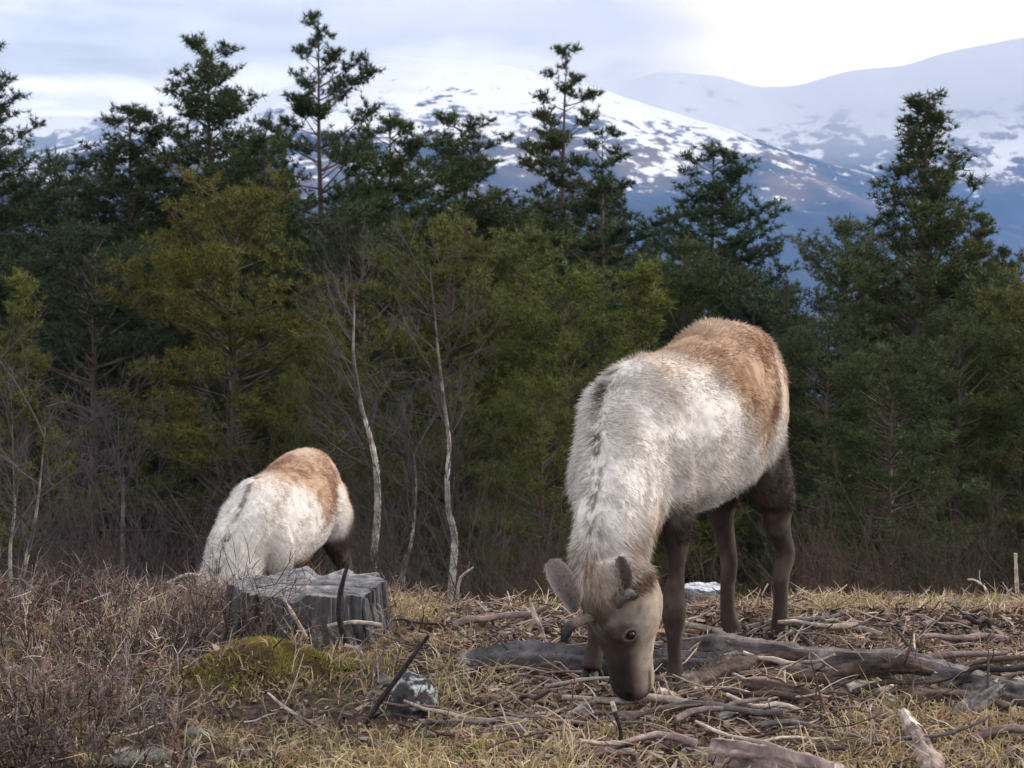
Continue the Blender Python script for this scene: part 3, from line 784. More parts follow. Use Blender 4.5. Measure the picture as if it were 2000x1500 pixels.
    dg = bpy.context.evaluated_depsgraph_get(); ev = tmp.evaluated_get(dg); me = bpy.data.meshes.new_from_object(ev)
    bpy.data.objects.remove(tmp)
    nv = len(me.vertices); co = np.empty(nv * 3); me.vertices.foreach_get('co', co); co = co.reshape(-1, 3)
    no = np.empty(nv * 3); me.vertices.foreach_get('normal', no); no = no.reshape(-1, 3)
    # fur lumps and muscle relief
    Q = d.loc(co + base)
    legz = ss(.50, .36, Q[:, 2]) * (1 - ss(.98, 1.1, Q[:, 0]))
    hmask_ = np.zeros(nv)
    rel = (fbm(co, 16, seed, 3) - .5) * .016 + (fbm(co * np.array([1, 1, .6]), 5.5, seed + 4, 2) - .5) * .030
    hd = np.linalg.norm(co + base - d.w(A + ax * .5 * L_), axis=1)
    rel *= (1 - legz * .9) * (.35 + .65 * ss(.22, .40, hd))
    co2 = co + no * rel[:, None]
    me.vertices.foreach_set('co', co2.ravel())
    # ---- coat colours
    def coat(pw, nw, jitter=0.0):
        q = d.loc(pw); m = len(q)
        u, s_, z = q[:, 0], q[:, 1], q[:, 2]
        n1_ = fbm(q, 5.0, seed + 11, 4); n2_ = fbm(q * np.array([1.6, 1, .7]), 16, seed + 12, 3); n3_ = fbm(q * np.array([.8, 1, .5]), 34, seed + 13, 3)
        c = np.repeat(WHITE[None], m, 0)
        def lay(c, k, f): f = np.clip(f, 0, 1)[:, None]; return c * (1 - f) + k * f
        c = lay(c, GREYW, ss(.52, .75, n2_) * .50 + ss(.54, .7, n1_) * .22)
        # tan saddle from the croup to behind the withers
        low = .79 + .08 * np.sin(u * 9 + 1) + .12 * ss(.4, .8, u) + .17 * ss(.32, .12, u) + .16 * (n1_ - .5) + .05 * (n3_ - .5)
        sad = ss(-.06, .14, z - low + .10 * (ss(.0, .12, .14 - u))) * ss(.97, .80, u + .14 * (n1_ - .5) + .06 * (n3_ - .5))
        c = lay(c, TAN, sad * (.80 + .2 * n3_)); c = lay(c, RUST, sad * (ss(.48, .66, n2_) * .75 * ss(.02, .2, u) + .15 * ss(.5, .7, n3_)))
        c = lay(c, CREAM, sad * ss(1.07, 1.12, z) * .55)
        # rump edge and tail
        c = lay(c, TAN, ss(.13, .05, u + .08 * (n1_ - .5)) * ss(.70, .8, z) * .85); c = lay(c, DKB, ss(.05, -.01, u) * ss(.80, .70, z) * ss(.55, .65, z) * .8)
        c = lay(c, TAN * 1.1, ss(.23, .10, u + .10 * (n1_ - .5)) * ss(.09, .15, np.abs(s_)) * ss(.66, .78, z) * .7)
        # crest line down the nape
        nkp = nk[:, :3]; dist = np.full(m, 9.); par = np.zeros(m); latd = np.zeros(m)
        near = (u > .8) & (z > .2)
        if near.any():
            D2 = np.linalg.norm(q[near][:, None] - nkp[None], axis=2); k_ = D2.argmin(1)
            rel_ = q[near] - nkp[k_]; latd[near] = np.einsum('ij,ij->i', rel_, U_n[k_]); dist[near] = np.einsum('ij,ij->i', rel_, V_n[k_]); par[near] = k_ / (len(nkp) - 1)
        crest = near * ss(.045, .0, np.abs(latd) + .02 * (n3_ - .5)) * (dist > .03)
        herr = ss(.15, .75, np.sin(2 * PI * (par * 24 + np.abs(latd) * 26 + 1.6 * n2_))) * ss(.15, .45, par) + ss(.022, .008, np.abs(latd + .01 * (n2_ - .5))) * ss(.5, .2, par) * ss(.4, .55, n2_)
        c = lay(c, DKB * 1.6, crest * herr * .9); c = lay(c, CREAM * .7, crest * .22)
        c = lay(c, WHITE * 1.05, near * ss(.06, .12, np.abs(latd)) * ss(.3, .7, par) * .5)
        # belly dark patch and legs
        c = lay(c, DKB * 1.2, np.exp(-((z - .575 - .10 * (.35 - u)) / .028) ** 2) * ss(.16, .26, u) * ss(.62, .40, u) * ss(.05, .12, s_) * .9)
        c = lay(c, MIDB * .8, ss(.66, .54, z + .08 * (n1_ - .5)) * ss(.66, .8, u) * ss(1.0, .92, u) * ss(.08, .14, np.abs(s_)) * .75 * (neckmask(q) < .5))
        lf = ss(.78, .64, z + .08 * (n1_ - .5) + .9 * np.maximum(0, u - .16)) * (u < .36) + ss(.60, .50, z) * (u >= .70)
        lf = lf * (1 - neckmask(q))
        legc = lay(np.repeat(DKB[None] * .75, m, 0), MIDB, ss(.5, .7, n2_) * .35 + .08)
        c = lay(c, legc, lf)
        c = lay(c, CREAM * .8, lf * ss(.45, .85, -nw @ d.F) * .6 * ss(.06, .12, z))  # sunlit rim on the backs of the legs, painted into the coat
        # head
        hq = q - A; t_ = hq @ ax / L_; hl = hq @ lat; hdz = hq @ dd
        hm0 = 1
        hm = (np.abs(hl) < .14) * (np.abs(hdz) < .18) * ss(-.02, .12, t_) * (t_ < 1.2)
        c = lay(c, CREAM * .92, hm)
        ridge = ss(-.035, .03, hdz + .05 * (n2_ - .5)) 
        c = lay(c, MIDB * .55, hm * ridge * .88)
        c = lay(c, DKB * 1.3, hm * ss(.10, .04, np.linalg.norm(q - (A + ax * .43 * L_ + lat * .055 + dd * .06), axis=1)) * .85); c = lay(c, DKB * 1.2, hm * ridge * ss(.30, .50, t_) * .9)
        c = lay(c, DKB * 1.8, hm * ss(.48, .62, n2_) * .75 * ss(.42, .25, t_) * ss(-.06, .0, hdz)); c = lay(c, GREYW * .7, hm * ss(.5, .65, n3_) * .5 * ss(.5, .3, t_)); c = lay(c, MIDB * 1.25, hm * (.32 + .35 * ss(.45, .62, n2_)) * (hdz < .02))
        c = lay(c, BLK * 1.5, hm * ss(.50, .75, t_ + .05 * (n1_ - .5)) * ss(-.005, .04, hdz) * .9)
        c = lay(c, TAN * .75, ss(-.35, -.2, t_) * ss(.14, .0, t_) * (np.abs(hl) < .13) * (near) * (.30 + .35 * ss(.4, .6, n3_)))
        c = lay(c, DKB, hm * ss(.90, 1.0, t_ + .03 * (n1_ - .5)) * .8)
        for sg in (1, -1):
            c = lay(c, BLK * .6, ss(.017, .010, np.linalg.norm(q - (A + ax * .93 * L_ + lat * sg * .045 + dd * .03), axis=1)))
        c = lay(c, BLK, hm * ss(.010, .003, np.abs(hdz + .045 - .10 * (t_ - .8))) * ss(.76, .82, t_) * .8)
        c = lay(c, CREAM, hm * ss(.93, .97, t_) * ss(-.045, -.06, hdz) * .5)
        for sg in (1, -1):
            e = A + ax * .37 * L_ + lat * sg * .099 + dd * .018
            de = np.linalg.norm(q - e, axis=1)
            c = lay(c, DKB * 1.3, ss(.075, .05, np.linalg.norm(q - (e + dd * .035 + ax * .015), axis=1)) * .85)
            c = lay(c, CREAM, ss(.028, .022, de) * .35); c = lay(c, BLK, ss(.0215, .0165, de))
        return c * (1 + jitter)
    t_n = nrm(np.gradient(nk[:, :3], axis=0))
    U_n = nrm(np.cross(np.array([0, 0, 1.0]) * 0.3 + np.array([1.0, 0, 0.0]), t_n)); V_n = nrm(np.cross(t_n, U_n)); sg_ = np.sign((V_n @ np.array([0.7, 0, 0.7])))[:, None]; V_n = V_n * sg_; U_n = nrm(np.cross(V_n, t_n))
    def neckmask(q):
        D2 = np.linalg.norm(q[:, None] - nk[None, 6:, :3], axis=2); k_ = D2.argmin(1)
        return ((D2.min(1) < nk[6:, 3][k_] * 1.35) & (q[:, 0] > 1.0)).astype(float)
    pw = co2 + base
    c3 = coat(pw, no)
    ca = me.color_attributes.new('col', 'FLOAT_COLOR', 'POINT'); c4 = np.ones((nv, 4), np.float32); c4[:, :3] = c3; ca.data.foreach_set('color', c4.ravel())
    me.materials.clear(); me.materials.append(M_FUR); me.name = 'body'
    link('body', me, root)
    # ---- hair: short strands lying along the coat
    me.calc_loop_triangles(); nt_ = len(me.loop_triangles); ti = np.empty(nt_ * 3, np.int32); me.loop_triangles.foreach_get('vertices', ti); ti = ti.reshape(-1, 3)
    rng = np.random.default_rng(seed)
    tv = co2[ti]; area = np.linalg.norm(np.cross(tv[:, 1] - tv[:, 0], tv[:, 2] - tv[:, 0]), axis=1)
    pick = rng.choice(nt_, nhair, p=area / area.sum()); r1, r2 = rng.random(nhair), rng.random(nhair); fl = r1 + r2 > 1; r1[fl] = 1 - r1[fl]; r2[fl] = 1 - r2[fl]
    pp = tv[pick, 0] + r1[:, None] * (tv[pick, 1] - tv[pick, 0]) + r2[:, None] * (tv[pick, 2] - tv[pick, 0])
    nn = nrm(no[ti[pick]].mean(1)); q = d.loc(pp + base)
    hq = q - A; th = hq @ ax / L_
    inhead = (th > .05) & (np.linalg.norm(hq - ax * (th * L_)[:, None], axis=1) < .17) & (q[:, 0] > .9)
    isneck = (q[:, 0] > .92) & ~inhead & (q[:, 2] > .25)
    flow = np.repeat((-d.F * .75 - d.Z * .65)[None], nhair, 0)
    flow[isneck] = -d.Z * .75 - d.F * .25
    flow[inhead] = -(d.w(A + ax) - d.w(A)) / d.sc
    leg = (q[:, 2] < .45) & ~isneck & ~inhead
    flow[leg] = -d.Z
    # parting along the nape: hairs fall to both sides
    kk = np.linalg.norm(q[:, None] - nk[None, :, :3], axis=2).argmin(1); ld = np.einsum('ij,ij->i', q - nk[kk, :3], U_n[kk])
    Uw = U_n[kk] @ np.stack([d.F, d.S, d.Z])
    flow[isneck] += (Uw * (np.clip(ld * 9, -1, 1) * .8)[:, None])[isneck]
    flow = flow - nn * np.einsum('ij,ij->i', flow, nn)[:, None]
    swirl = np.stack([vnoise(q, 9, seed + k_) - .5 for k_ in (31, 32, 33)], -1)
    dr = nrm(nrm(flow) * .9 + nn * np.where(leg | inhead, .10, .30)[:, None] + swirl * .9 + rng.normal(0, .16, (nhair, 3)))
    ln = np.where(leg, .011, np.where(inhead, .017, np.where(isneck, .036, .026))) * rng.uniform(.6, 1.3, nhair) * scale
    cc = coat(pp + base, nn) * rng.uniform(.84, 1.14, (nhair, 1))
    hb = B(); blades(hb, pp - nn * .003, dr, ln, np.where(leg | inhead, .0016, .0026) * scale, cc * .92, rng, cc * 1.05)
    hb.make('fur', M_HAIR, root, smooth=False)['kind'] = 'stuff'
    # ---- parts on the head
    def wl(q): return d.w(np.asarray(q)) - base
    if ears:
        for sg in (1, -1):
            e = A + ax * .37 * L_ + lat * sg * .0970 + dd * .017
            eb = B(); rr = .0145
            th_ = np.linspace(0, PI, 9)
            loft(eb, wl(np.stack([e + ax * (-math.cos(a) * rr) for a in th_])), np.repeat([nrm(wl(e + lat) - wl(e))], 9, 0), np.repeat([nrm(wl(e + dd) - wl(e))], 9, 0), np.sin(th_) * rr * scale + 1e-5, np.sin(th_) * rr * .8 * scale + 1e-5, np.sin(th_) * rr * .8 * scale + 1e-5, 14)
            eb.make('eye', M_EYE, root)
        # ears: (base, tip, width, face direction) in world points
    return root, d, dict(A=A, ax=ax, dd=dd, lat=lat, L=L_, base=base)

def ear(root, base, b0, tip, face, wid, colin, colout):
    b0 = np.array(b0, float); tip = np.array(tip, float); ax = tip - b0; Ln = np.linalg.norm(ax); ax = ax / Ln
    f = nrm(np.array(face, float)); f = nrm(f - ax * (f @ ax)); sd_ = np.cross(ax, f)
    n, m = 26, 17
    b = B()
    for off, colr, rev in ((0.0, colin, False), (-0.006, colout, True)):
        V = []; cs = []
        for i in range(n):
            t = i / (n - 1); w_ = wid * (0.35 + .65 * math.sin(min(1, t * 1.55) * PI / 2)) * math.sqrt(max(0.0, 1 - max(0, (t - .45) / .55) ** 2.4)) + .0012
            cup = .55 * (1 - t * .5)
            for j in range(m):
                a = -1 + 2 * j / (m - 1)
                V.append(b0 + ax * (t * Ln) + sd_ * w_ * a + f * (w_ * cup * (a * a - .6)) + f * off * (1 - a ** 4) * (1 - t ** 6) + f * .012 * math.sin(t * PI))
                e = abs(a); cs.append(np.array(colr) * (1.0 if rev else (0.62 + .9 * e ** 3 + .35 * t * t)))
        T = []
        for i in range(n - 1):
            for j in range(m - 1):
                a_ = i * m + j; q = [a_, a_ + 1, a_ + m + 1, a_ + m]
                T += [[q[0], q[1], q[2]], [q[0], q[2], q[3]]]
        T = np.array(T); b.add(np.array(V) - base, T[:, ::-1] if rev else T, np.array(cs))
    # hair fringe along the rim
    rng = np.random.default_rng(3); Vv, _, cs = b.get(); k = rng.integers(0, len(Vv), 2600); Vv = Vv + rng.normal(0, .0022, Vv.shape); Vv = np.concatenate([Vv] * 3) + rng.normal(0, .002, (len(Vv) * 3, 3)); cs = np.concatenate([cs] * 3); k = rng.integers(0, len(Vv), 9000); k = k[((Vv[k] + base - b0) @ ax) < Ln * .93][:2600]; k = np.resize(k, 2600)
    dr = nrm(ax[None] * .9 + rng.normal(0, .35, (2600, 3))); blades(b, Vv[k], dr, .009 * rng.uniform(.5, 1.2, 2600), .0016, cs[k], rng)
    b.make('ear', M_HAIR, root)
def antler(root, base, pts, rad, cols):
    pts = curve(np.array(pts, float), 14) - base; r = np.interp(np.linspace(0, 1, 14), np.linspace(0, 1, len(rad)), rad)
    c = np.stack([np.interp(np.linspace(0, 1, 14), np.linspace(0, 1, len(cols)), np.array(cols)[:, k]) for k in range(3)], -1)
    b = B(); tube(b, pts, r, 12, c, wob=.12, seed=4)
    rng = np.random.default_rng(9); V, _, cc = b.get(); k = rng.integers(0, len(V), 1500)
    blades(b, V[k], nrm(rng.normal(0, 1, (1500, 3))), .009, .0014, cc[k] * 1.2, rng)
    b.make('antler', M_HORN, root)
def hoof(root, base, pt, fwd, sc_=1.0, yaw=0.0):
    """cloven hoof: two toes and two dew claws; pt on the ground"""
    f = nrm(np.array([fwd[0], fwd[1], 0])); c_, s_ = math.cos(yaw), math.sin(yaw); f = np.array([f[0] * c_ - f[1] * s_, f[0] * s_ + f[1] * c_, 0]); sd_ = np.array([-f[1], f[0], 0])
    b = B()
    for sg in (1, -1):
        q = []
        for t, h_, w_, l_ in ((0.0, .0, .0175, .034), (.4, .018, .0175, .031), (.8, .038, .015, .024), (1, .05, .012, .018)):
            q.append((h_, w_, l_))
        cs = np.array([pt + sd_ * sg * (.0185 - h_ * .12) + f * (.018 - h_ * .35) + np.array([0, 0, h_]) for h_, _, _ in q])
        loft(b, cs * 1.0 - base, np.repeat([sd_ ], 4, 0), np.repeat([nrm(f + sd_ * sg * .12)], 4, 0), np.array([w_ for _, w_, _ in q]) * sc_, np.array([l_ for *_, l_ in q]) * sc_, np.array([l_ for *_, l_ in q]) * .8 * sc_, 14)
        dcl = np.array([pt + sd_ * sg * .018 - f * .012 + np.array([0, 0, .050]), pt + sd_ * sg * .026 - f * .036 + np.array([0, 0, .014])])
        tube(b, curve(dcl, 4) - base, np.array([.013, .011, .009, .005]) * sc_, 8)
    b.C = [np.broadcast_to(np.array((0.040, 0.032, 0.028)), (len(v), 3)) for v in b.V]
    b.make('hoof', M_HORN, root)

fw1 = np.array([-.52, -.854]); fw1 = fw1 / np.linalg.norm(fw1)
T1 = np.array([0.865, 7.15, -0.005])
d0 = Deer(None, 1, T1, fw1, None, None, None, 0)
def wp(px, py, D): return d0.loc(P(px, py, D))
lfh = P(1322, 1345, 6.33); lhh = P(1524, 1252, 7.15); rhh = P(1436, 1262, 7.12)
for v in (lfh, lhh, rhh): v[2] = H1(v[0], v[1])
def lz(pt, z): q = d0.loc(pt); return q
def legrow(px, py, D, hs, hf): q = wp(px, py, D); return (q[0], q[1], q[2], hs, hf)
legs1 = [
    # near fore (the animal's left)
    [(.93, .10, .78, .08, .10), (.92, .12, .66, .075, .10), legrow(1324, 985, 6.42, .060, .075), legrow(1324, 1035, 6.40, .052, .062), legrow(1322, 1105, 6.38, .025, .034), legrow(1317, 1160, 6.37, .034, .037), legrow(1316, 1200, 6.36, .039, .042),
     legrow(1317, 1245, 6.36, .024, .028), legrow(1318, 1290, 6.36, .021, .025), legrow(1320, 1318, 6.35, .030, .033), legrow(1322, 1342, 6.34, .034, .045)],
    # far fore, half hidden behind the head
    [(.93, -.10, .78, .085, .10), (.93, -.13, .66, .085, .10), (.93, -.14, .54, .06, .075), (.935, -.14, .46, .040, .048), (.94, -.14, .38, .034, .038), (.94, -.14, .33, .038, .040), (.93, -.14, .27, .026, .029),
     (.925, -.14, .13, .023, .026), (.935, -.14, .07, .030, .033), (.95, -.14, .03, .032, .044)],
    # near hind
    [(.20, .07, .86, .085, .15), (.19, .085, .74, .08, .145), (.17, .09, .64, .07, .12), legrow(1522, 965, 7.08, .062, .088), legrow(1518, 1015, 7.10, .046, .062), legrow(1528, 1055, 7.14, .034, .046), legrow(1534, 1085, 7.16, .034, .044),
     legrow(1526, 1125, 7.15, .028, .034), legrow(1524, 1190, 7.14, .026, .029), legrow(1522, 1222, 7.14, .031, .034), legrow(1524, 1248, 7.14, .036, .046)],
    # far hind, one step forward
    [(.24, -.08, .86, .10, .16), (.26, -.09, .72, .10, .15), legrow(1400, 955, 7.16, .075, .105), legrow(1408, 1005, 7.14, .044, .056), legrow(1418, 1060, 7.15, .032, .042), legrow(1424, 1100, 7.15, .030, .036), legrow(1421, 1150, 7.14, .026, .030),
     legrow(1422, 1195, 7.13, .027, .030), legrow(1428, 1228, 7.12, .036, .038), legrow(1434, 1255, 7.12, .044, .050)],
]
neck1 = [(.84, 0, .80, .165, .19, .20), (.96, .01, .79, .160, .19, .21), (1.08, .045, .735, .128, .17, .20), (1.18, .085, .66, .106, .155, .19), (1.27, .115, .575, .096, .14, .18), (1.33, .13, .50, .094, .12, .18), (1.37, .135, .44, .090, .095, .13)]
hA = P(1192, 1128, 5.90); hN = P(1234, 1352, 6.02)
r1, dd1, hi = build_deer('near reindeer grazing head down with a tan saddle on its white coat', 1.0, T1, fw1, neck1, hA, hN, (-.86, -.50, 0.12), legs1, 101, 150000, 'two grazing reindeer')
bs = hi['base']
ear(r1, bs, P(1124, 1192, 5.90), P(1074, 1092, 5.92), (0.35, -1, .15), .040, (0.27, 0.225, 0.215), (0.50, 0.44, 0.38))
ear(r1, bs, P(1222, 1172, 5.80), P(1208, 1086, 5.76), (.8, -1, 0.1), .025, (0.15, 0.115, 0.10), (0.2, 0.16, 0.14))
antler(r1, bs, [P(1156, 1208, 5.87), P(1136, 1212, 5.82), P(1118, 1221, 5.79), P(1106, 1234, 5.77), P(1102, 1252, 5.76)], [.015, .014, .014, .0165, .009], [(0.10, 0.075, 0.06), (0.20, 0.155, 0.125), (0.22, 0.175, 0.145), (0.03, 0.025, 0.025), (0.012, 0.011, 0.013), (0.012, 0.011, 0.013)])
antler(r1, bs, [P(1205, 1190, 5.84), P(1212, 1168, 5.80), P(1228, 1158, 5.79), P(1240, 1166, 5.80)], [.016, .016, .014, .010], [(0.09, 0.07, 0.06), (0.13, 0.105, 0.095), (0.20, 0.17, 0.155), (0.04, 0.03, 0.03)])
hoof(r1, bs, lfh, fw1, 1.0); hoof(r1, bs, lhh, fw1, 1.0, .15); hoof(r1, bs, rhh, fw1, 1.1, -.2)
q = d0.w(np.array([.95, -.14, 0])); q[2] = H1(q[0], q[1]); hoof(r1, bs, q, fw1, 1.0)

# far reindeer, its head down behind the heather
fw2 = nrm(np.array([-.30, -.954])); T2 = np.array([-1.03, 11.05, 0.0]); T2[2] = P(600, 874, 10.8)[2] - 1.115 * .97
neck2 = [(.84, 0, .80, .165, .19, .20), (.95, -.0, .77, .165, .19, .22), (1.05, -.01, .70, .155, .17, .21), (1.13, -.02, .61, .140, .155, .20), (1.20, -.03, .51, .13, .14, .18), (1.25, -.035, .42, .115, .12, .15), (1.28, -.04, .34, .092, .095, .11)]
d2 = Deer(None, .97, T2, fw2, None, None, None, 0)
def hindleg(s_, du=0.0, fore=False):
    if fore: return [(.93, .7 * s_, .78, .085, .10), (.93, s_, .66, .085, .10), (.93, s_, .54, .06, .075), (.935, s_, .44, .036, .044), (.945, s_, .34, .038, .040), (.93, s_, .26, .026, .029), (.925, s_, .12, .023, .026), (.94, s_, .06, .030, .033), (.955, s_, .03, .034, .046)]
    return [(.20, .6 * s_, .86, .10, .16), (.18 + du, .9 * s_, .72, .10, .15), (.16 + du, s_, .60, .08, .12), (.11 + du, s_, .50, .052, .07), (.03 + du, s_, .40, .034, .046), (.0 + du, s_, .34, .034, .044), (.02 + du, s_, .24, .028, .033), (.05 + du, s_, .11, .027, .030), (.07 + du, s_, .06, .032, .036), (.09 + du, s_, .03, .036, .048)]
hA2 = d2.w(np.array([1.28, -.04, .34])); hN2 = d2.w(np.array([1.27, -.05, .04]))
r2, dd2, hi2 = build_deer('far reindeer grazing with its head hidden, beyond the grey stump', .97, T2, fw2, neck2, hA2, hN2, (-.6, -.75, .1), [hindleg(.15), hindleg(-.14, .12), hindleg(.14, 0, True), hindleg(-.14, 0, True)], 202, 60000, 'two grazing reindeer', vox=.009)
b2_ = hi2['base']
for uu, ss_ in ((.09, .15), (.21, -.14), (.955, .14), (.955, -.14)):
    q = d2.w(np.array([uu, ss_, 0.0])); hoof(r2, b2_, q, fw2, 1.0)
Ax, dd_, lt_, Lh = hi2['A'], hi2['dd'], hi2['lat'], hi2['L']
for sg in (1, -1):
    e0 = d2.w(Ax + lt_ * sg * .075); e1 = d2.w(Ax + lt_ * sg * .19 - hi2['ax'] * .06)
    ear(r2, b2_, e0, e1, (-.5, -1, .1), .034, (0.34, 0.29, 0.28), (0.42, 0.36, 0.30))
# ------------------------------------------------------------------ stumps
def stump(name, label, cat, loc, R, Hh, seed, col, lean=(0, 0), hollow=0.0, flare=0.25, slabs=22, jag=0.05, group=None):
    rng = np.random.default_rng(seed); t = thing(name, label, cat, loc, group)
    nt_, nz_, nr = 220, 20, 46
    th = np.linspace(0, 2 * PI, nt_, endpoint=False)
    gr = fbm(np.stack([np.cos(th) * 3, np.sin(th) * 3, th * 0], -1), 2.2, seed, 3) - .5
    fl = np.abs(np.sin(th * 7 + 9 * gr)) ** .5 * .06 + np.abs(np.sin(th * 19 + 14 * gr)) ** .4 * .045 + .045 * vnoise(np.stack([np.cos(th) * 9, np.sin(th) * 9, th * 0], -1), 2, seed + 8)
    top = Hh * (1 + jag * 4 * (fbm(np.stack([np.cos(th), np.sin(th), th * 0], -1), 3.5, seed + 1, 4) - .5))
    b = B(); V = []; c = []
    for i in range(nz_):
        f = i / (nz_ - 1)
        rr = R * (1 + flare * (1 - f) ** 2.5 + gr * .35 - .08 + fl)
        z = -.12 + (top + .12) * f
        rr = rr + R * .13 * (fbm(np.stack([np.cos(th) * R, np.sin(th) * R, z * .6], -1), 4.5 / R * .5, seed + 6, 4) - .5) * (1 - f ** 8)
        V.append(np.stack([rr * np.cos(th) + lean[0] * z, rr * np.sin(th) + lean[1] * z, z], -1))
        k = (.06 + .95 * (fl / .15) ** 2) * (.5 + .5 * f)  # shade in the grooves painted into the colour; darker towards the base
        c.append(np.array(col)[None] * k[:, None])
    for i in range(1, nr):
        f = 1 - i / nr
        rr = R * (1 + gr * .35 - .08 + fl) * f
        x, y = rr * np.cos(th), rr * np.sin(th)
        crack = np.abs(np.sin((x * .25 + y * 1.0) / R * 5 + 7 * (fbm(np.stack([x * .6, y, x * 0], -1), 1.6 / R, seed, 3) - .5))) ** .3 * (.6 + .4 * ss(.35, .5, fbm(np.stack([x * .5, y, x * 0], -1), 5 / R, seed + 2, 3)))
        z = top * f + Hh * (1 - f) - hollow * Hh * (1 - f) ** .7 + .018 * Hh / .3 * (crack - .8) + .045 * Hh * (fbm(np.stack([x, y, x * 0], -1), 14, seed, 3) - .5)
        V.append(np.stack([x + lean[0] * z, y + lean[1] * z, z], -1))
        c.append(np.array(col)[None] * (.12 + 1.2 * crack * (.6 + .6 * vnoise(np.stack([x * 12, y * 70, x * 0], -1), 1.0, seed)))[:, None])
    n = len(V); V = np.concatenate(V); c = np.concatenate(c)
    i = np.arange(n - 1)[:, None] * nt_; j = np.arange(nt_)[None]; j2 = (j + 1) % nt_
    T = np.concatenate([np.stack([i + j, i + j2, i + nt_ + j2], -1).reshape(-1, 3), np.stack([i + j, i + nt_ + j2, i + nt_ + j], -1).reshape(-1, 3)])
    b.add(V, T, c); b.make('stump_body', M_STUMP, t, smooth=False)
    for k in range(slabs):                          # splintered slabs that stand off the sides
        a = 2 * PI * k / slabs + rng.normal(0, .06); w_ = R * rng.uniform(.03, .10); hh = Hh * rng.uniform(.25, .93); r0 = R * (1.0 + flare * .8) + .01; r1_ = R * 1.06 + .004
        th_ = R * rng.uniform(.015, .04); z0 = -.05
        rad = np.array([math.cos(a), math.sin(a), 0]); tg = np.array([-math.sin(a), math.cos(a), 0])
        pts = []
        for z, rr, ww in ((z0, r0, w_), (hh * .4, (r0 * .35 + r1_ * .65), w_ * .9), (hh * .85, r1_, w_ * .75), (hh, r1_ * .985, w_ * rng.uniform(.15, .5))):
            sh = rng.normal(0, .12) * w_
            for o_, tt in ((0, -1), (0, 1), (th_, .8), (th_, -.8)):
                pts.append(rad * (rr + o_) + tg * (tt * ww + sh) + np.array([lean[0] * z, lean[1] * z, z]))
        F = []
        for s_ in range(3):
            q = s_ * 4
            for e in range(4):
                e2 = (e + 1) % 4; F += [[q + e, q + e2, q + 4 + e2], [q + e, q + 4 + e2, q + 4 + e]]
        F += [[12, 13, 14], [12, 14, 15]]
        bb = B(); bb.add(np.array(pts), np.array(F), np.array(col) * rng.uniform(.25, .95)); bb.make('splinter', M_STUMP, t, smooth=False)
    return t
def onground(px, py, h_=0.0): return G(px, py, h_)
p = onground(655, 1282); s_ = p[1] / FPX
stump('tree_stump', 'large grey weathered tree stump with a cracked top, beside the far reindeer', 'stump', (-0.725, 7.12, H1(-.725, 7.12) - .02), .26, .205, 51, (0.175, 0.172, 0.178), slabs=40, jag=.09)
p = P(1375, 1212, 8.35)
stump('tree_stump', 'pale frosty looking low stump seen between the legs of the near reindeer', 'stump', (p[0], 8.35, H1(p[0], 8.35) - .02), .085, max(.12, P(1375, 1172, 8.35)[2] - H1(p[0], 8.35)), 52, (0.50, 0.53, 0.56), slabs=12)
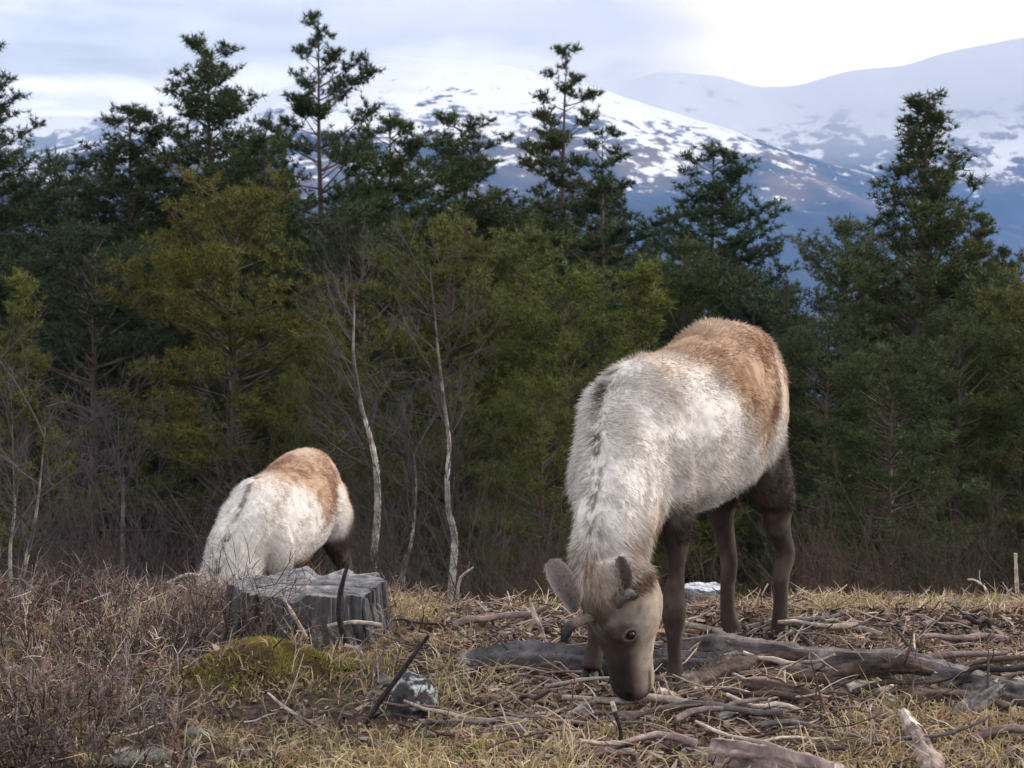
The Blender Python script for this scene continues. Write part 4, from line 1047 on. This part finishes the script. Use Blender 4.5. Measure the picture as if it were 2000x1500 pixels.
# mossy fallen log that the hummock grows over
# ------------------------------------------------------------------ logs, branches, sticks
GREY = (0.15, 0.128, 0.128); PALE = (0.58, 0.50, 0.42); BRN = (0.085, 0.058, 0.048); DARK = (0.030, 0.023, 0.022); PINK = (0.24, 0.18, 0.165); BLUEG = (0.10, 0.094, 0.098); ORN = (0.33, 0.20, 0.12); BONE = (0.42, 0.36, 0.30)
rngW = np.random.default_rng(9)
def stick(name, label, cat, pts, rad, col, ends=None, twigs_=0, sides=8, wob=.46, up=False, group=None, pale=None, tw_len=.12, n=None, D=None):
    """pts: (px, py[, height over ground]) along the stick"""
    W_ = []
    if up:
        b0 = G(pts[0][0], pts[0][1], 0) if D is None else P(pts[0][0], pts[0][1], D)
        for k_, q in enumerate(pts): W_.append(P(q[0], q[1], b0[1] + (q[2] if len(q) > 2 else 0)) if k_ else b0 - np.array([0, 0, .02]))
    else:
        rr = rad if isinstance(rad, (int, float)) else max(rad)
        for q in pts: W_.append(G(q[0], q[1], q[2] if len(q) > 2 else rr * .7))
    W_ = np.array(W_)
    n = int((n or max(8, int(6 * len(pts)))) * (1.8 if (rad if isinstance(rad, (int, float)) else max(rad)) > .015 else 1))
    c = curve(W_, n); base = c[0].copy(); c = c - base
    r = np.full(n, rad) if isinstance(rad, (int, float)) else np.interp(np.linspace(0, 1, n), np.linspace(0, 1, len(rad)), rad)
    seed = int(rngW.integers(1, 9999))
    L_ = np.linalg.norm(np.diff(c, axis=0), axis=1).sum()
    f_ = np.linspace(0, 1, n) * L_
    c = c + np.stack([vnoise(np.stack([f_ * 9, f_ * 0, f_ * 0], -1), 1.0, seed + k_) - .5 for k_ in range(3)], -1) * np.minimum(r, .02)[:, None] * 1.1
    cc = np.array(col)[None] * (.45 + 1.0 * fbm(c + seed, 14, seed, 3))[:, None]
    if pale:                                     # barkless stretch: (from, to)
        f = np.linspace(0, 1, n); m_ = ss(pale[0] - .02, pale[0] + .02, f) * ss(pale[1] + .02, pale[1] - .02, f)
        cc = cc * (1 - m_[:, None]) + np.array(PALE) * m_[:, None]
    b = B(); tube(b, c, r, sides + (12 if max(r) > .015 else 2), cc, wob=wob, seed=seed, capcol=np.array(ends if ends else col), streak=1.15 if max(r) > .015 else .8)
    t = thing(name, label, cat, base, group)
    b.make('wood', M_WOOD, t)
    if ends is not None and max(r) > .012:       # pale broken end: a ragged plug of splinters
        for k_ in (0, n - 1):
            bb = B(); d_ = nrm(c[k_] - c[k_ + (1 if k_ == 0 else -1)])
            q = rngW.normal(0, .4, (14, 3)) * r[k_]; q -= np.outer(q @ d_, d_)
            blades(bb, c[k_] + q - d_ * r[k_] * .5, nrm(np.repeat(d_[None], 14, 0) + rngW.normal(0, .18, (14, 3))), r[k_] * rngW.uniform(.8, 2.0, 14), r[k_] * .55, np.array(ends), rngW)
            bb.make('broken_end', M_WOOD, t, smooth=False)
    for k_ in range(twigs_):
        f = rngW.uniform(.15, .95); i_ = int(f * (n - 1)); tg = nrm(c[min(i_ + 1, n - 1)] - c[max(i_ - 1, 0)])
        d_ = nrm(rngW.normal(0, 1, 3) + tg * .5 + np.array([0, 0, .7])); Lt = tw_len * rngW.uniform(.4, 1.3)
        s = np.linspace(0, 1, 6)[:, None]
        q = c[i_] + Lt * (s * d_ + s ** 2 * rngW.normal(0, .3, 3))
        bb = B(); tube(bb, q, np.maximum(.0016, min(.007, r[i_] * .38) * (1 - .75 * s[:, 0])), 5, np.array(col) * rngW.uniform(.8, 1.6), wob=.2, seed=seed)
        bb.make('side_twig', M_WOOD, t)
    return t
gL = 'dead wood lying in the clearing'
stick('fallen_log', 'long dark blue grey log lying behind the head of the near reindeer', 'log', [(905, 1298), (960, 1290), (1060, 1288), (1180, 1300), (1300, 1300), (1420, 1292)], [.024, .044, .050, .050, .042, .034], BLUEG, BONE, 3, 12, group=gL, n=46)
stick('fallen_log', 'thick grey brown log running right from under the belly of the near reindeer', 'log', [(1300, 1262), (1420, 1272), (1560, 1292), (1700, 1304), (1830, 1324), (1965, 1352), (2060, 1372)], [.030, .046, .048, .050, .046, .040, .034], GREY, BONE, 5, 12, group=gL, n=60)
stick('fallen_log', 'dark brown log slanting up right from the front hoof of the near reindeer', 'log', [(1345, 1338), (1420, 1318), (1500, 1296), (1590, 1290, .05)], [.038, .042, .040, .028], BRN, BONE, 3, 12, group=gL, n=30)
stick('fallen_log', 'dark log with a peeled cream end below the long grey brown log', 'log', [(1480, 1322), (1560, 1328), (1640, 1338), (1700, 1345), (1770, 1350)], [.022, .026, .028, .024, .010], BRN, PALE, 2, 10, group=gL, pale=(.60, .92), n=34)
stick('fallen_log', 'short orange brown log behind the front leg of the near reindeer', 'log', [(1262, 1240), (1340, 1236), (1412, 1240)], [.020, .022, .018], ORN, PALE, 0, 10, group=gL)
stick('fallen_log', 'thick pinkish grey log cut off by the bottom edge', 'log', [(1385, 1470), (1460, 1482), (1540, 1500), (1640, 1525)], [.040, .046, .044, .040], PINK, PALE, 0, 14, group=gL, n=32)
stick('fallen_log', 'pale peeled log end pointing away from the bottom edge on the right', 'log', [(1768, 1398, .05), (1790, 1440), (1815, 1490), (1850, 1560)], [.018, .028, .034, .036], PINK, PALE, 0, 12, group=gL, pale=(-.1, .28), n=30)
stick('branch', 'grey branch lying level between the two bottom logs on the right', 'branch', [(1520, 1480), (1600, 1462), (1680, 1448), (1762, 1448)], [.012, .015, .016, .012], GREY, BONE, 2, 8, group=gL)
stick('branch', 'straight stick with a white broken end beside the muzzle of the near reindeer', 'stick', [(1282, 1348, .05), (1340, 1372), (1400, 1398), (1486, 1432)], [.011, .012, .012, .008], BRN, PALE, 1, 8, group=gL, pale=(-.1, .22))
stick('branch', 'crooked pale tipped branch in front of the blue grey log', 'branch', [(958, 1352), (1010, 1340), (1048, 1326), (1090, 1336), (1140, 1350)], [.010, .014, .014, .013, .008], PINK, PALE, 2, 8, group=gL, pale=(-.1, .3))
stick('branch', 'second crooked branch just below the pale tipped one', 'branch', [(955, 1380), (1000, 1366), (1050, 1374), (1100, 1362), (1150, 1390)], [.008, .011, .012, .013, .009], PINK, None, 2, 8, group=gL)
stick('branch', 'long level branch with a cream peeled part under the muzzle of the near reindeer', 'branch', [(1010, 1412), (1060, 1400), (1150, 1398), (1260, 1396), (1390, 1402)], [.009, .014, .014, .014, .010], PINK, PALE, 4, 8, group=gL, pale=(.10, .32))
stick('branch', 'smooth pinkish branch with an arched middle at the bottom centre', 'branch', [(838, 1442), (900, 1446), (960, 1440), (1010, 1424), (1060, 1444), (1120, 1456)], [.010, .012, .010, .009, .008, .006], PINK, BONE, 2, 8, group=gL)
stick('stick', 'short pale stick lying below the arched branch', 'stick', [(942, 1466), (990, 1468), (1040, 1468)], .008, PINK, PALE, 0, 7, group=gL, pale=(-.1, .25))
stick('stick', 'yellowish peeled stick slanting under the muzzle', 'stick', [(1155, 1455), (1180, 1430), (1206, 1408, .03)], [.006, .008, .008], PALE, PALE, 0, 7, group=gL)
stick('stick', 'pale forked stick leaning on the level branch under the muzzle', 'stick', [(1110, 1398, .02), (1140, 1380, .03), (1178, 1366, .03)], [.009, .008, .006], BONE, None, 1, 7, group=gL)
stick('stick', 'dark upright twig with a white tip in front of the muzzle', 'stick', [(1212, 1478), (1212, 1430), (1204, 1400), (1196, 1372)], [.007, .006, .006, .007], DARK, PALE, 0, 7, up=True, group=gL, pale=(.80, 1.1))
stick('stick', 'dark leaning stick that crosses the lichen crusted stump', 'stick', [(700, 1425), (742, 1368), (790, 1305), (838, 1240)], [.007, .008, .007, .005], DARK, None, 1, 7, up=True, group=gL)
stick('stick', 'dark upright stick standing against the large grey stump', 'stick', [(690, 1280), (668, 1230), (664, 1170), (680, 1098)], [.010, .009, .009, .005], DARK, None, 0, 7, up=True, group=gL, D=6.76)
stick('stick', 'cream knife shaped stick standing left of the antler of the near reindeer', 'stick', [(1072, 1262), (1056, 1225), (1042, 1200), (1034, 1168)], [.005, .006, .009, .003], BONE, PALE, 0, 7, up=True, group=gL, pale=(.45, 1.1), D=6.9)
stick('stick', 'pale straight stick lying on the front of the large stump', 'stick', [(640, 1212), (690, 1216), (745, 1222)], .007, BONE, BONE, 0, 7, up=True, group=gL, D=6.82)
stick('stick', 'pale stick poking out of the heather left of the mossy hummock', 'stick', [(375, 1278), (404, 1248), (436, 1214)], [.007, .007, .005], BONE, None, 0, 7, up=True, group=gL)
stick('stick', 'thin bleached stick with a kink right of the mossy hummock', 'stick', [(524, 1354, .05), (565, 1388, .04), (608, 1412), (655, 1430)], [.004, .006, .006, .004], BONE, None, 1, 6, group=gL)
stick('stick', 'grey curved stick in front of the left side of the large stump', 'stick', [(600, 1236), (572, 1200), (545, 1158)], [.006, .006, .004], BONE, None, 0, 6, up=True, group=gL, D=6.78)
stick('stick', 'second grey curved stick left of the large stump', 'stick', [(572, 1242), (545, 1222), (524, 1186)], [.005, .005, .003], GREY, None, 0, 6, up=True, group=gL, D=6.75)
stick('stick', 'pale short stick under the dark upright one at the large stump', 'stick', [(672, 1248), (700, 1270), (712, 1292)], [.006, .007, .004], BONE, None, 0, 6, up=True, group=gL, D=6.70)
stick('stick', 'grey fallen stick on the brow left of the far reindeer head', 'stick', [(322, 1133), (365, 1124), (405, 1128)], .008, BONE, None, 0, 6, up=True, group=gL, D=8.4)
stick('branch', 'black crooked twig in the grass right of the hind legs', 'branch', [(1745, 1226, .08), (1772, 1256, .06), (1790, 1280, .05), (1832, 1302)], [.004, .007, .007, .004], DARK, None, 2, 7, group=gL)
stick('stick', 'black straight stick just right of the hind hoof', 'stick', [(1556, 1236, .05), (1580, 1258, .04), (1600, 1280, .03)], [.007, .008, .006], DARK, None, 0, 7, group=gL)
stick('branch', 'dark arching branch that rests on the end of the grey brown log, right', 'branch', [(1845, 1368), (1880, 1325, .07), (1905, 1303, .10), (1950, 1308, .10), (2040, 1300, .11)], [.005, .008, .009, .010, .010], DARK, None, 2, 8, group=gL)
stick('branch', 'tan branch rising to the right edge under the dark arching branch', 'branch', [(1935, 1368), (1965, 1340, .04), (2030, 1325, .06)], [.010, .012, .012], BONE, None, 1, 8, group=gL)
stick('branch', 'dark root like branch curling between the logs, lower right', 'branch', [(1560, 1372), (1600, 1384), (1625, 1408), (1690, 1412), (1745, 1398), (1790, 1362)], [.010, .014, .018, .020, .016, .010], BRN, ORN, 5, 9, group=gL)
stick('branch', 'thin kinked light twig in front of the dark log', 'branch', [(1532, 1310, .05), (1536, 1340, .03), (1575, 1362), (1598, 1388)], [.004, .005, .005, .003], BONE, None, 3, 6, group=gL)
stick('branch', 'curved pale twigs spreading before the long grey brown log', 'branch', [(1790, 1362), (1740, 1345, .02), (1705, 1322, .04), (1682, 1292, .09)], [.010, .010, .008, .004], BONE, None, 6, 8, group=gL, tw_len=.2)
stick('branch', 'grey twig fork crossing the long log on the right', 'branch', [(1770, 1345, .03), (1748, 1325, .06), (1726, 1300, .10)], [.008, .006, .003], GREY, None, 3, 7, group=gL)
stick('branch', 'short grey stick lying under the pale peeled log end', 'stick', [(1690, 1402), (1740, 1392), (1800, 1404), (1820, 1400)], [.007, .009, .008, .005], GREY, None, 1, 7, group=gL)
stick('branch', 'bleached upright shoot curving left near the right edge', 'branch', [(1910, 1240), (1912, 1205), (1900, 1178), (1884, 1172)], [.006, .005, .005, .003], BONE, None, 2, 6, up=True, group=gL, D=7.9)
stick('branch', 'bleached shoot leaning right with a forked tip near the right edge', 'branch', [(1925, 1245), (1940, 1210), (1960, 1175), (1975, 1150)], [.005, .005, .006, .004], BONE, None, 3, 6, up=True, group=gL, D=7.8, tw_len=.08)
stick('branch', 'bleached forked twig at the top of the brow on the right', 'branch', [(1936, 1172), (1925, 1150), (1905, 1134), (1890, 1132)], [.005, .005, .004, .003], BONE, None, 2, 6, up=True, group=gL, D=8.3, tw_len=.06)
stick('stick', 'white upright stake at the right edge on the brow', 'stick', [(1986, 1150), (1984, 1110), (1983, 1080)], [.008, .008, .006], PALE, None, 0, 7, up=True, group=gL, D=8.4)
stick('stick', 'thin pale shoot between the hind legs of the near reindeer', 'stick', [(1484, 1205), (1484, 1175), (1500, 1140)], [.005, .005, .003], BONE, None, 1, 6, up=True, group=gL, D=8.3)
stick('branch', 'bent pale twig at the foot of the brightest birch', 'branch', [(893, 1160), (900, 1130), (925, 1108)], [.006, .006, .004], BONE, None, 1, 6, up=True, group=gL, D=9.0)
stick('wood_chip', 'white peeled chip behind the stick with the white end', 'chip', [(1402, 1398, .03), (1420, 1388, .04), (1440, 1396, .02)], [.010, .022, .006], (0.62, .6, .56), PALE, 0, 6, group=gL)
stick('stick', 'brown stub of a stick next to the white chip', 'stick', [(1424, 1362, .03), (1445, 1378, .02), (1462, 1390)], [.010, .011, .008], BRN, PALE, 0, 7, group=gL)
stick('fallen_log', 'short blue grey log stub left of the long blue grey one', 'log', [(905, 1312), (940, 1306), (985, 1304)], [.018, .024, .020], BLUEG, BONE, 0, 10, group=gL)
stick('branch', 'dark brown branch under the second crooked branch', 'branch', [(1080, 1392), (1120, 1384), (1170, 1388)], [.010, .012, .010], BRN, None, 1, 8, group=gL)
stick('fallen_log', 'dark broken log leaning over the long grey brown log, right of centre', 'log', [(1610, 1322, .03), (1680, 1308, .07), (1760, 1302, .10), (1820, 1312, .08)], [.020, .026, .024, .014], BRN, BONE, 4, 12, group=gL)
stick('fallen_log', 'short rotten dark log in front of the hind legs of the near reindeer', 'log', [(1440, 1340), (1500, 1352), (1570, 1362), (1610, 1372)], [.022, .030, .028, .016], BRN, ORN, 3, 12, group=gL)
stick('fallen_log', 'knotty dark log lying under the right end of the long log', 'log', [(1740, 1372), (1820, 1362), (1900, 1372), (1980, 1392)], [.018, .028, .030, .020], BRN, BONE, 5, 12, group=gL)
stick('fallen_log', 'dark log stub between the crooked branches left of the muzzle', 'log', [(1010, 1352), (1070, 1362), (1130, 1370)], [.018, .024, .014], BRN, BONE, 2, 11, group=gL)
stick('fallen_log', 'thick grey log piece lying crosswise near the right edge', 'log', [(1870, 1402), (1915, 1368, .05), (1950, 1342, .08)], [.022, .028, .020], GREY, BONE, 2, 12, group=gL)
stick('branch', 'forked dark branch lying on the litter between the bottom logs', 'branch', [(1480, 1420), (1560, 1412), (1650, 1428), (1720, 1424)], [.012, .018, .016, .010], BRN, BONE, 5, 9, group=gL)
# smaller anonymous sticks, each its own object
sm = B
rk = np.random.default_rng(123); nmade = 0
while nmade < 95:
    px_, py_ = rk.uniform(860, 2000), rk.uniform(1225, 1490)
    if 1120 < px_ < 1300 and py_ < 1370: continue
    g0 = G(px_, py_, .01); a = rk.uniform(-.5, .5) + (PI if rk.random() < .5 else 0); Lt = rk.uniform(.10, .42)
    s = np.linspace(0, 1, 7)
    X = g0[0] + np.cos(a) * s * Lt; Y = g0[1] + np.sin(a) * s * Lt + s * s * rk.normal(0, .07) + .02 * np.sin(s * rk.uniform(3, 9))
    r0 = rk.choice([.004, .006, .009, .014], p=[.22, .34, .27, .17]) * rk.uniform(.8, 1.2)
    c = np.stack([X, Y, H(X, Y) + r0 * .9 + np.abs(rk.normal(0, .012)) + rk.uniform(0, .06) * s + .012 * np.sin(s * rk.uniform(2, 8)) ** 2], -1)
    ck = rk.integers(0, 5); b = B(); colr = np.array([PINK, BRN, GREY, BONE, BRN][ck]) * rk.uniform(.7, 1.2)
    o_ = c[0].copy(); tube(b, c - o_, r0 * (1 - .5 * s), 6, colr[None] * (.6 + .8 * fbm(c, 20, 7, 2))[:, None], wob=.35, seed=nmade, streak=.6)
    o = b.make('small_stick', M_WOOD, None, loc=o_)
    side = 'left of the near reindeer' if px_ < 1120 else ('right of the near reindeer' if px_ > 1560 else 'under the near reindeer')
    row = 'behind the logs' if py_ < 1290 else ('among the logs' if py_ < 1390 else 'before the logs')
    lb = '%s %s stick %s, %s' % ('thick' if r0 > .008 else 'thin', ['pinkish', 'dark brown', 'grey', 'pale', 'dark brown'][ck], side, row)
    tag(o, lb, 'stick', 'small sticks: ' + lb); nmade += 1

# ------------------------------------------------------------------ ground cover
rg = np.random.default_rng(2024)
def scatter(n, x0, x1, y0, y1, dens):
    x = rg.uniform(x0, x1, n); y = rg.uniform(y0, y1, n); k = rg.random(n) < dens(x, y); return x[k], y[k]
def pxof(x, y): return 1000 + x / y * FPX
def clearD(x, y):                                 # keep the reindeer's muzzle and stump free
    return 1 - .85 * np.exp(-(((x - .32) / .16) ** 2 + ((y - 5.95) / .2) ** 2))
def heathD(x, y):
    p_ = pxof(x, y); n_ = fbm(xy0(x, y), 2.0, 71, 3)
    left = ss(900, 560, p_ + 500 * (n_ - .5)) * (1 - .97 * np.exp(-(((x + .80) / .28) ** 2 + ((y - 6.3) / .40) ** 2))) * (1 - .95 * np.exp(-(((x + .70) / .24) ** 2 + ((y - 7.12) / .24) ** 2) ** 2)) * (1 - .9 * np.exp(-(((x + .56) / .18) ** 2 + ((y - 6.75) / .22) ** 2)))
    left *= 1 - .9 * ss(6.9, 6.3, y) * ss(260, 420, p_)
    left *= .35 + .65 * ss(.38, .55, fbm(xy0(x, y), 3.3, 75, 2))
    brow = ss(8.0, 8.5, y) * .55
    return np.clip(left + brow * (1 - ss(900, 560, p_)), 0, 1)
# heather: wiry stems, each with side twigs
HC = np.array([(0.12, 0.078, 0.070), (0.050, 0.034, 0.032), (0.22, 0.185, 0.17), (0.11, 0.052, 0.042), (0.31, 0.24, 0.18), (0.14, 0.115, 0.11)])
hb = B()
x, y = scatter(23000, -2.6, 2.6, 5.2, 9.3, heathD); m = len(x)
hgt = (1 + .9 * np.exp(-(((x + .98) / .20) ** 2 + ((y - 6.85) / .2) ** 2))) * rg.uniform(.07, .24, m) * (.40 + 1.1 * fbm(xy0(x, y), 2.6, 72, 2)) * np.where(pxof(x, y) > 900, .62, 1.0)
cl = vnoise(xy0(x, y), 2.4, 73); ci = np.clip(((cl * 1.1 + rg.normal(0, .28, m)) * 6).astype(int), 0, 5); colr = HC[ci] * (rg.uniform(.7, 1.35, m) * (.40 + 1.05 * ss(.30, .68, fbm(xy0(x, y), 3.1, 76, 3))))[:, None]
az = rg.uniform(0, 2 * PI, m) ; lean = rg.uniform(.1, .75, m)
flowx = .6 * (vnoise(xy0(x, y), 1.3, 74) - .5)
dr = nrm(np.stack([np.cos(az) * lean + flowx, np.sin(az) * lean, np.ones(m)], -1)); p0 = np.stack([x, y, H(x, y) - .01], -1)
bend = rg.normal(0, .28, (m, 3)) * hgt[:, None]; bend[:, 2] = -np.abs(bend[:, 2]) * .6
hgt = hgt * (1 - .35 * ss(7.3, 8.0, y))
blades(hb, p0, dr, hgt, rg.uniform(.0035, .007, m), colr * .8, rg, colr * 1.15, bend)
for k in range(5):
    f = rg.uniform(.3, .95, m); q0 = p0 + dr * (hgt * f)[:, None] + bend * (np.maximum(0, f - .5) * 1.2)[:, None]
    d2 = nrm(dr * .7 + rg.normal(0, .6, (m, 3))); l2 = hgt * rg.uniform(.18, .45, m)
    blades(hb, q0, d2, l2, .0030, colr, rg, colr * 1.3, rg.normal(0, .2, (m, 3)) * l2[:, None])
tag(hb.make('heather', M_HEATH, smooth=False), 'leafless brown and reddish heather covering the left of the clearing', 'heather', kind='stuff')
# dry grass in tufts
def grassD(x, y):
    p_ = pxof(x, y); n_ = fbm(xy0(x, y), 2.2, 81, 3)
    d = (.30 * ss(.42, .62, n_) + .05) * (1 - .45 * ss(900, 1050, p_) * ss(5.75, 5.95, y))
    d = d + .7 * ss(5.85, 5.45, y) * ss(380, 620, p_) * (1 - .75 * ss(1050, 1200, p_))
    d = d + .9 * ss(1500, 1750, p_) * ss(6.15, 5.9, y)
    d = d + .8 * ss(7.35, 7.8, y) * ss(1430, 1600, p_)
    d = d + .8 * ss(730, 770, p_) * ss(870, 820, p_) * ss(7.0, 7.6, y)
    d = d + .35 * ss(760, 860, p_) * ss(1100, 900, p_) * ss(6.3, 6.0, y)
    return np.clip(d, 0, 1) * (.55 + .45 * ss(230, 480, p_)) * clearD(x, y) * (1 - .6 * np.exp(-(((x + .80) / .2) ** 2 + ((y - 6.38) / .22) ** 2)))
gb_ = B()
x, y = scatter(11000, -2.4, 2.5, 4.9, 9.0, grassD); m = len(x); nb = 11
gc_ = vnoise(xy0(x, y), 3.0, 82); hh = rg.uniform(.03, .095, m) * (.7 + .7 * gc_)
X = np.repeat(x, nb) + rg.normal(0, .018, m * nb); Y = np.repeat(y, nb) + rg.normal(0, .018, m * nb)
cols = np.array([(0.52, 0.40, 0.22), (0.42, 0.29, 0.16), (0.34, 0.31, 0.13), (0.30, 0.19, 0.12), (0.60, 0.49, 0.31)])
ci = np.clip(((np.repeat(gc_, nb) + rg.normal(0, .3, m * nb)) * 5).astype(int), 0, 4); colr = cols[ci] * rg.uniform(.7, 1.25, m * nb)[:, None]
dr = nrm(np.stack([rg.normal(0, .55, m * nb), rg.normal(0, .55, m * nb), np.ones(m * nb)], -1)); ln = np.repeat(hh, nb) * rg.uniform(.6, 1.5, m * nb)
bd = dr * ln[:, None] * .5 * np.array([1, 1, 0]); bd[:, 2] = -rg.uniform(.05, .6, m * nb) * ln
blades(gb_, np.stack([X, Y, H(X, Y) - .005], -1), dr, ln, rg.uniform(.003, .0055, m * nb), colr * .75, rg, colr * 1.1, bd)
tag(gb_.make('dry_grass', M_GRASS, smooth=False), 'straw coloured dry grass tufts between the branches', 'grass', kind='stuff')
# moss cushions
mb = B()
def mossD(x, y):
    p_ = pxof(x, y)
    d = 1.0 * np.exp(-(((x + .80) / .165) ** 2 + ((y - 6.42) / .17) ** 2) ** 1.0) * ss(.34, .5, fbm(xy0(x, y), 5, 99, 3))
    d = d + .9 * np.exp(-(((x + .46) / .12) ** 2 + ((y - 6.6) / .15) ** 2))
    d = d + .8 * ss(90, 20, p_) * np.exp(-((y - 7.2) / .35) ** 2)
    d = d + .8 * np.exp(-(((x + .75) / .22) ** 2 + ((y - 5.75) / .16) ** 2))
    d = d + .5 * np.exp(-(((x - .42) / .13) ** 2 + ((y - 5.9) / .10) ** 2))
    d = d + .30 * ss(.56, .68, fbm(xy0(x, y), 1.8, 91, 3))
    return np.clip(d, 0, 1) * ss(.30, .5, fbm(xy0(x, y), 9, 92, 2) + .12)
x, y = scatter(90000, -2.0, 2.2, 5.1, 8.2, mossD); x2, y2 = scatter(60000, -1.15, -.45, 6.05, 6.8, mossD); x = np.append(x, x2); y = np.append(y, y2); m = len(x); k = vnoise(xy0(x, y), 7, 93)[:, None]
yel = np.exp(-(((x + .80) / .35) ** 2 + ((y - 6.4) / .4) ** 2))[:, None] ** .5; k = np.clip(k * 1.3, 0, 1)
colr = (np.array((0.10, 0.11, 0.035)) * (1 - k) + np.array((0.24, 0.24, 0.10)) * k) * (1 - yel) + (np.array((0.13, 0.12, 0.02)) * (1 - k) + np.array((0.33, 0.27, 0.075)) * k) * yel
br_ = ss(.5, .62, fbm(xy0(x, y), 12, 95, 3))[:, None] * .75; colr = colr * (1 - br_) + np.array((0.13, 0.085, 0.06)) * br_
zz = H(x, y) + .012 * vnoise(xy0(x, y), 16, 94) 
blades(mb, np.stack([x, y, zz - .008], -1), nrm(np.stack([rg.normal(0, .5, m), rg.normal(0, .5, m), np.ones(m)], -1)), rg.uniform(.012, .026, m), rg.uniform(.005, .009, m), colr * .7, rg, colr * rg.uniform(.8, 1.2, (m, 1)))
tag(mb.make('moss', M_MOSS, smooth=False), 'yellow green moss cushions on the hummock and among the grass', 'moss', kind='stuff')
# litter: bark flakes, needles, chips
lb_ = B()
def litD(x, y): return np.clip(.25 + .85 * ss(780, 950, pxof(x, y)) * ss(8.4, 7.6, y), 0, 1) * clearD(x, y)
x, y = scatter(85000, -2.4, 2.5, 4.9, 8.6, litD); m = len(x)
LC = np.array([(0.20, 0.14, 0.112), (0.07, 0.046, 0.038), (0.27, 0.195, 0.165), (0.38, 0.30, 0.24), (0.035, 0.025, 0.023), (0.17, 0.10, 0.072), (0.27, 0.235, 0.22)])
colr = LC[rg.integers(0, 7, m)] * rg.uniform(.7, 1.3, m)[:, None]
pile = .03 * vnoise(xy0(x, y), 6, 97) * ss(800, 950, pxof(x, y))
dr = nrm(np.stack([rg.normal(0, 1, m), rg.normal(0, 1, m), rg.normal(.05, .20, m)], -1)); ln = np.minimum(rg.gamma(2.2, .010, m) + .010, .05)
blades(lb_, np.stack([x, y, H(x, y) + .004 + rg.random(m) * pile], -1), dr, ln, ln * rg.uniform(.08, .42, m), colr, rg, colr, rg.normal(0, .12, (m, 3)) * ln[:, None])
# fine twigs in the litter
x, y = scatter(1700, -2.0, 2.4, 5.0, 8.5, lambda a, b_: .15 + .85 * ss(820, 1000, pxof(a, b_))); 
for i_ in range(len(x)):
    a = rg.uniform(0, PI) * .9 + .05; Lt = rg.uniform(.05, .22); s = np.array([0, .35, .7, 1.0]); j_ = rg.normal(0, .12, 4) * Lt
    X = x[i_] + np.cos(a) * s * Lt; Y = y[i_] + np.sin(a) * s * Lt * .7 + j_ * .6
    c = np.stack([X, Y, np.full(4, H1(x[i_], y[i_])) + .012 + rg.uniform(0, .06) * s + np.abs(j_) * .5], -1)
    tube(lb_, c, rg.uniform(.0018, .0045) * (1 - .5 * s), 4, LC[rg.integers(0, 7)] * rg.uniform(.7, 1.7), cap=False)
tag(lb_.make('litter', M_LITTER, smooth=False), 'brown litter of bark flakes and fine twigs on the ground', 'litter', kind='stuff')
# pale lichen stone at the lower left
def stone(label, loc, sx, sy, sz, seed, col):
    b = B(); n1_, n2_ = 70, 100
    ph = np.linspace(.02, PI - .02, n1_); th = np.linspace(0, 2 * PI, n2_, endpoint=False)
    d_ = np.stack([np.outer(np.sin(ph), np.cos(th)), np.outer(np.sin(ph), np.sin(th)), np.outer(np.cos(ph), np.ones(n2_))], -1).reshape(-1, 3)
    r = .8 + .5 * (fbm(d_, 1.8, seed, 4) - .2); V = d_ * r[:, None] * np.array([sx, sy, sz])
    k = ss(.50, .60, fbm(V, 75, seed, 3))[:, None] * ss(.40, .60, fbm(V, 20, seed + 9, 2))[:, None]; V = V + d_ * (.02 * (fbm(V, 22, seed + 2, 3) - .5))[:, None]
    i = np.arange(n1_ - 1)[:, None] * n2_; j = np.arange(n2_)[None]; j2 = (j + 1) % n2_
    T = np.concatenate([np.stack([i + j, i + n2_ + j, i + n2_ + j2], -1).reshape(-1, 3), np.stack([i + j, i + n2_ + j2, i + j2], -1).reshape(-1, 3)])
    b.add(V, T, np.array(col) * (1 - k) + np.array((0.46, 0.48, 0.46)) * k)
    tag(b.make('rock', M_STUMP, None, loc=loc), label, 'rock')
g = G(800, 1395); stone('dark rock with patches of pale blue lichen, below the dark leaning stick', g + np.array([0, 0.03, .01]), .095, .09, .115, 6, (0.045, 0.042, 0.044))
# reindeer lichen: pale branched tufts
ll = B()
for px_, py_, nn_, rr_ in ((285, 1485, 1300, .06), (240, 1495, 300, .03), (765, 1345, 900, .035), (820, 1425, 600, .03), (395, 1440, 700, .05), (60, 1400, 500, .05)):
    g = G(px_, py_); a = rg.uniform(0, 2 * PI, nn_); r_ = rr_ * np.sqrt(rg.random(nn_)); X = g[0] + np.cos(a) * r_; Y = g[1] + np.sin(a) * r_
    k_ = fbm(xy0(X, Y), 30, 6, 2); kp = k_ > .42; X, Y = X[kp], Y[kp]; m = len(X)
    blades(ll, np.stack([X, Y, H(X, Y) + .004], -1), nrm(np.stack([rg.normal(0, .7, m), rg.normal(0, .7, m), np.ones(m)], -1)), rg.uniform(.012, .032, m), rg.uniform(.003, .007, m), np.array((0.22, 0.21, 0.18)) * rg.uniform(.6, 1.2, (m, 1)), rg, np.array((0.44, 0.43, 0.38)))
tag(ll.make('lichen', M_MOSS, smooth=False), 'pale grey lichen tufts among the heather at the lower left', 'lichen', kind='stuff')
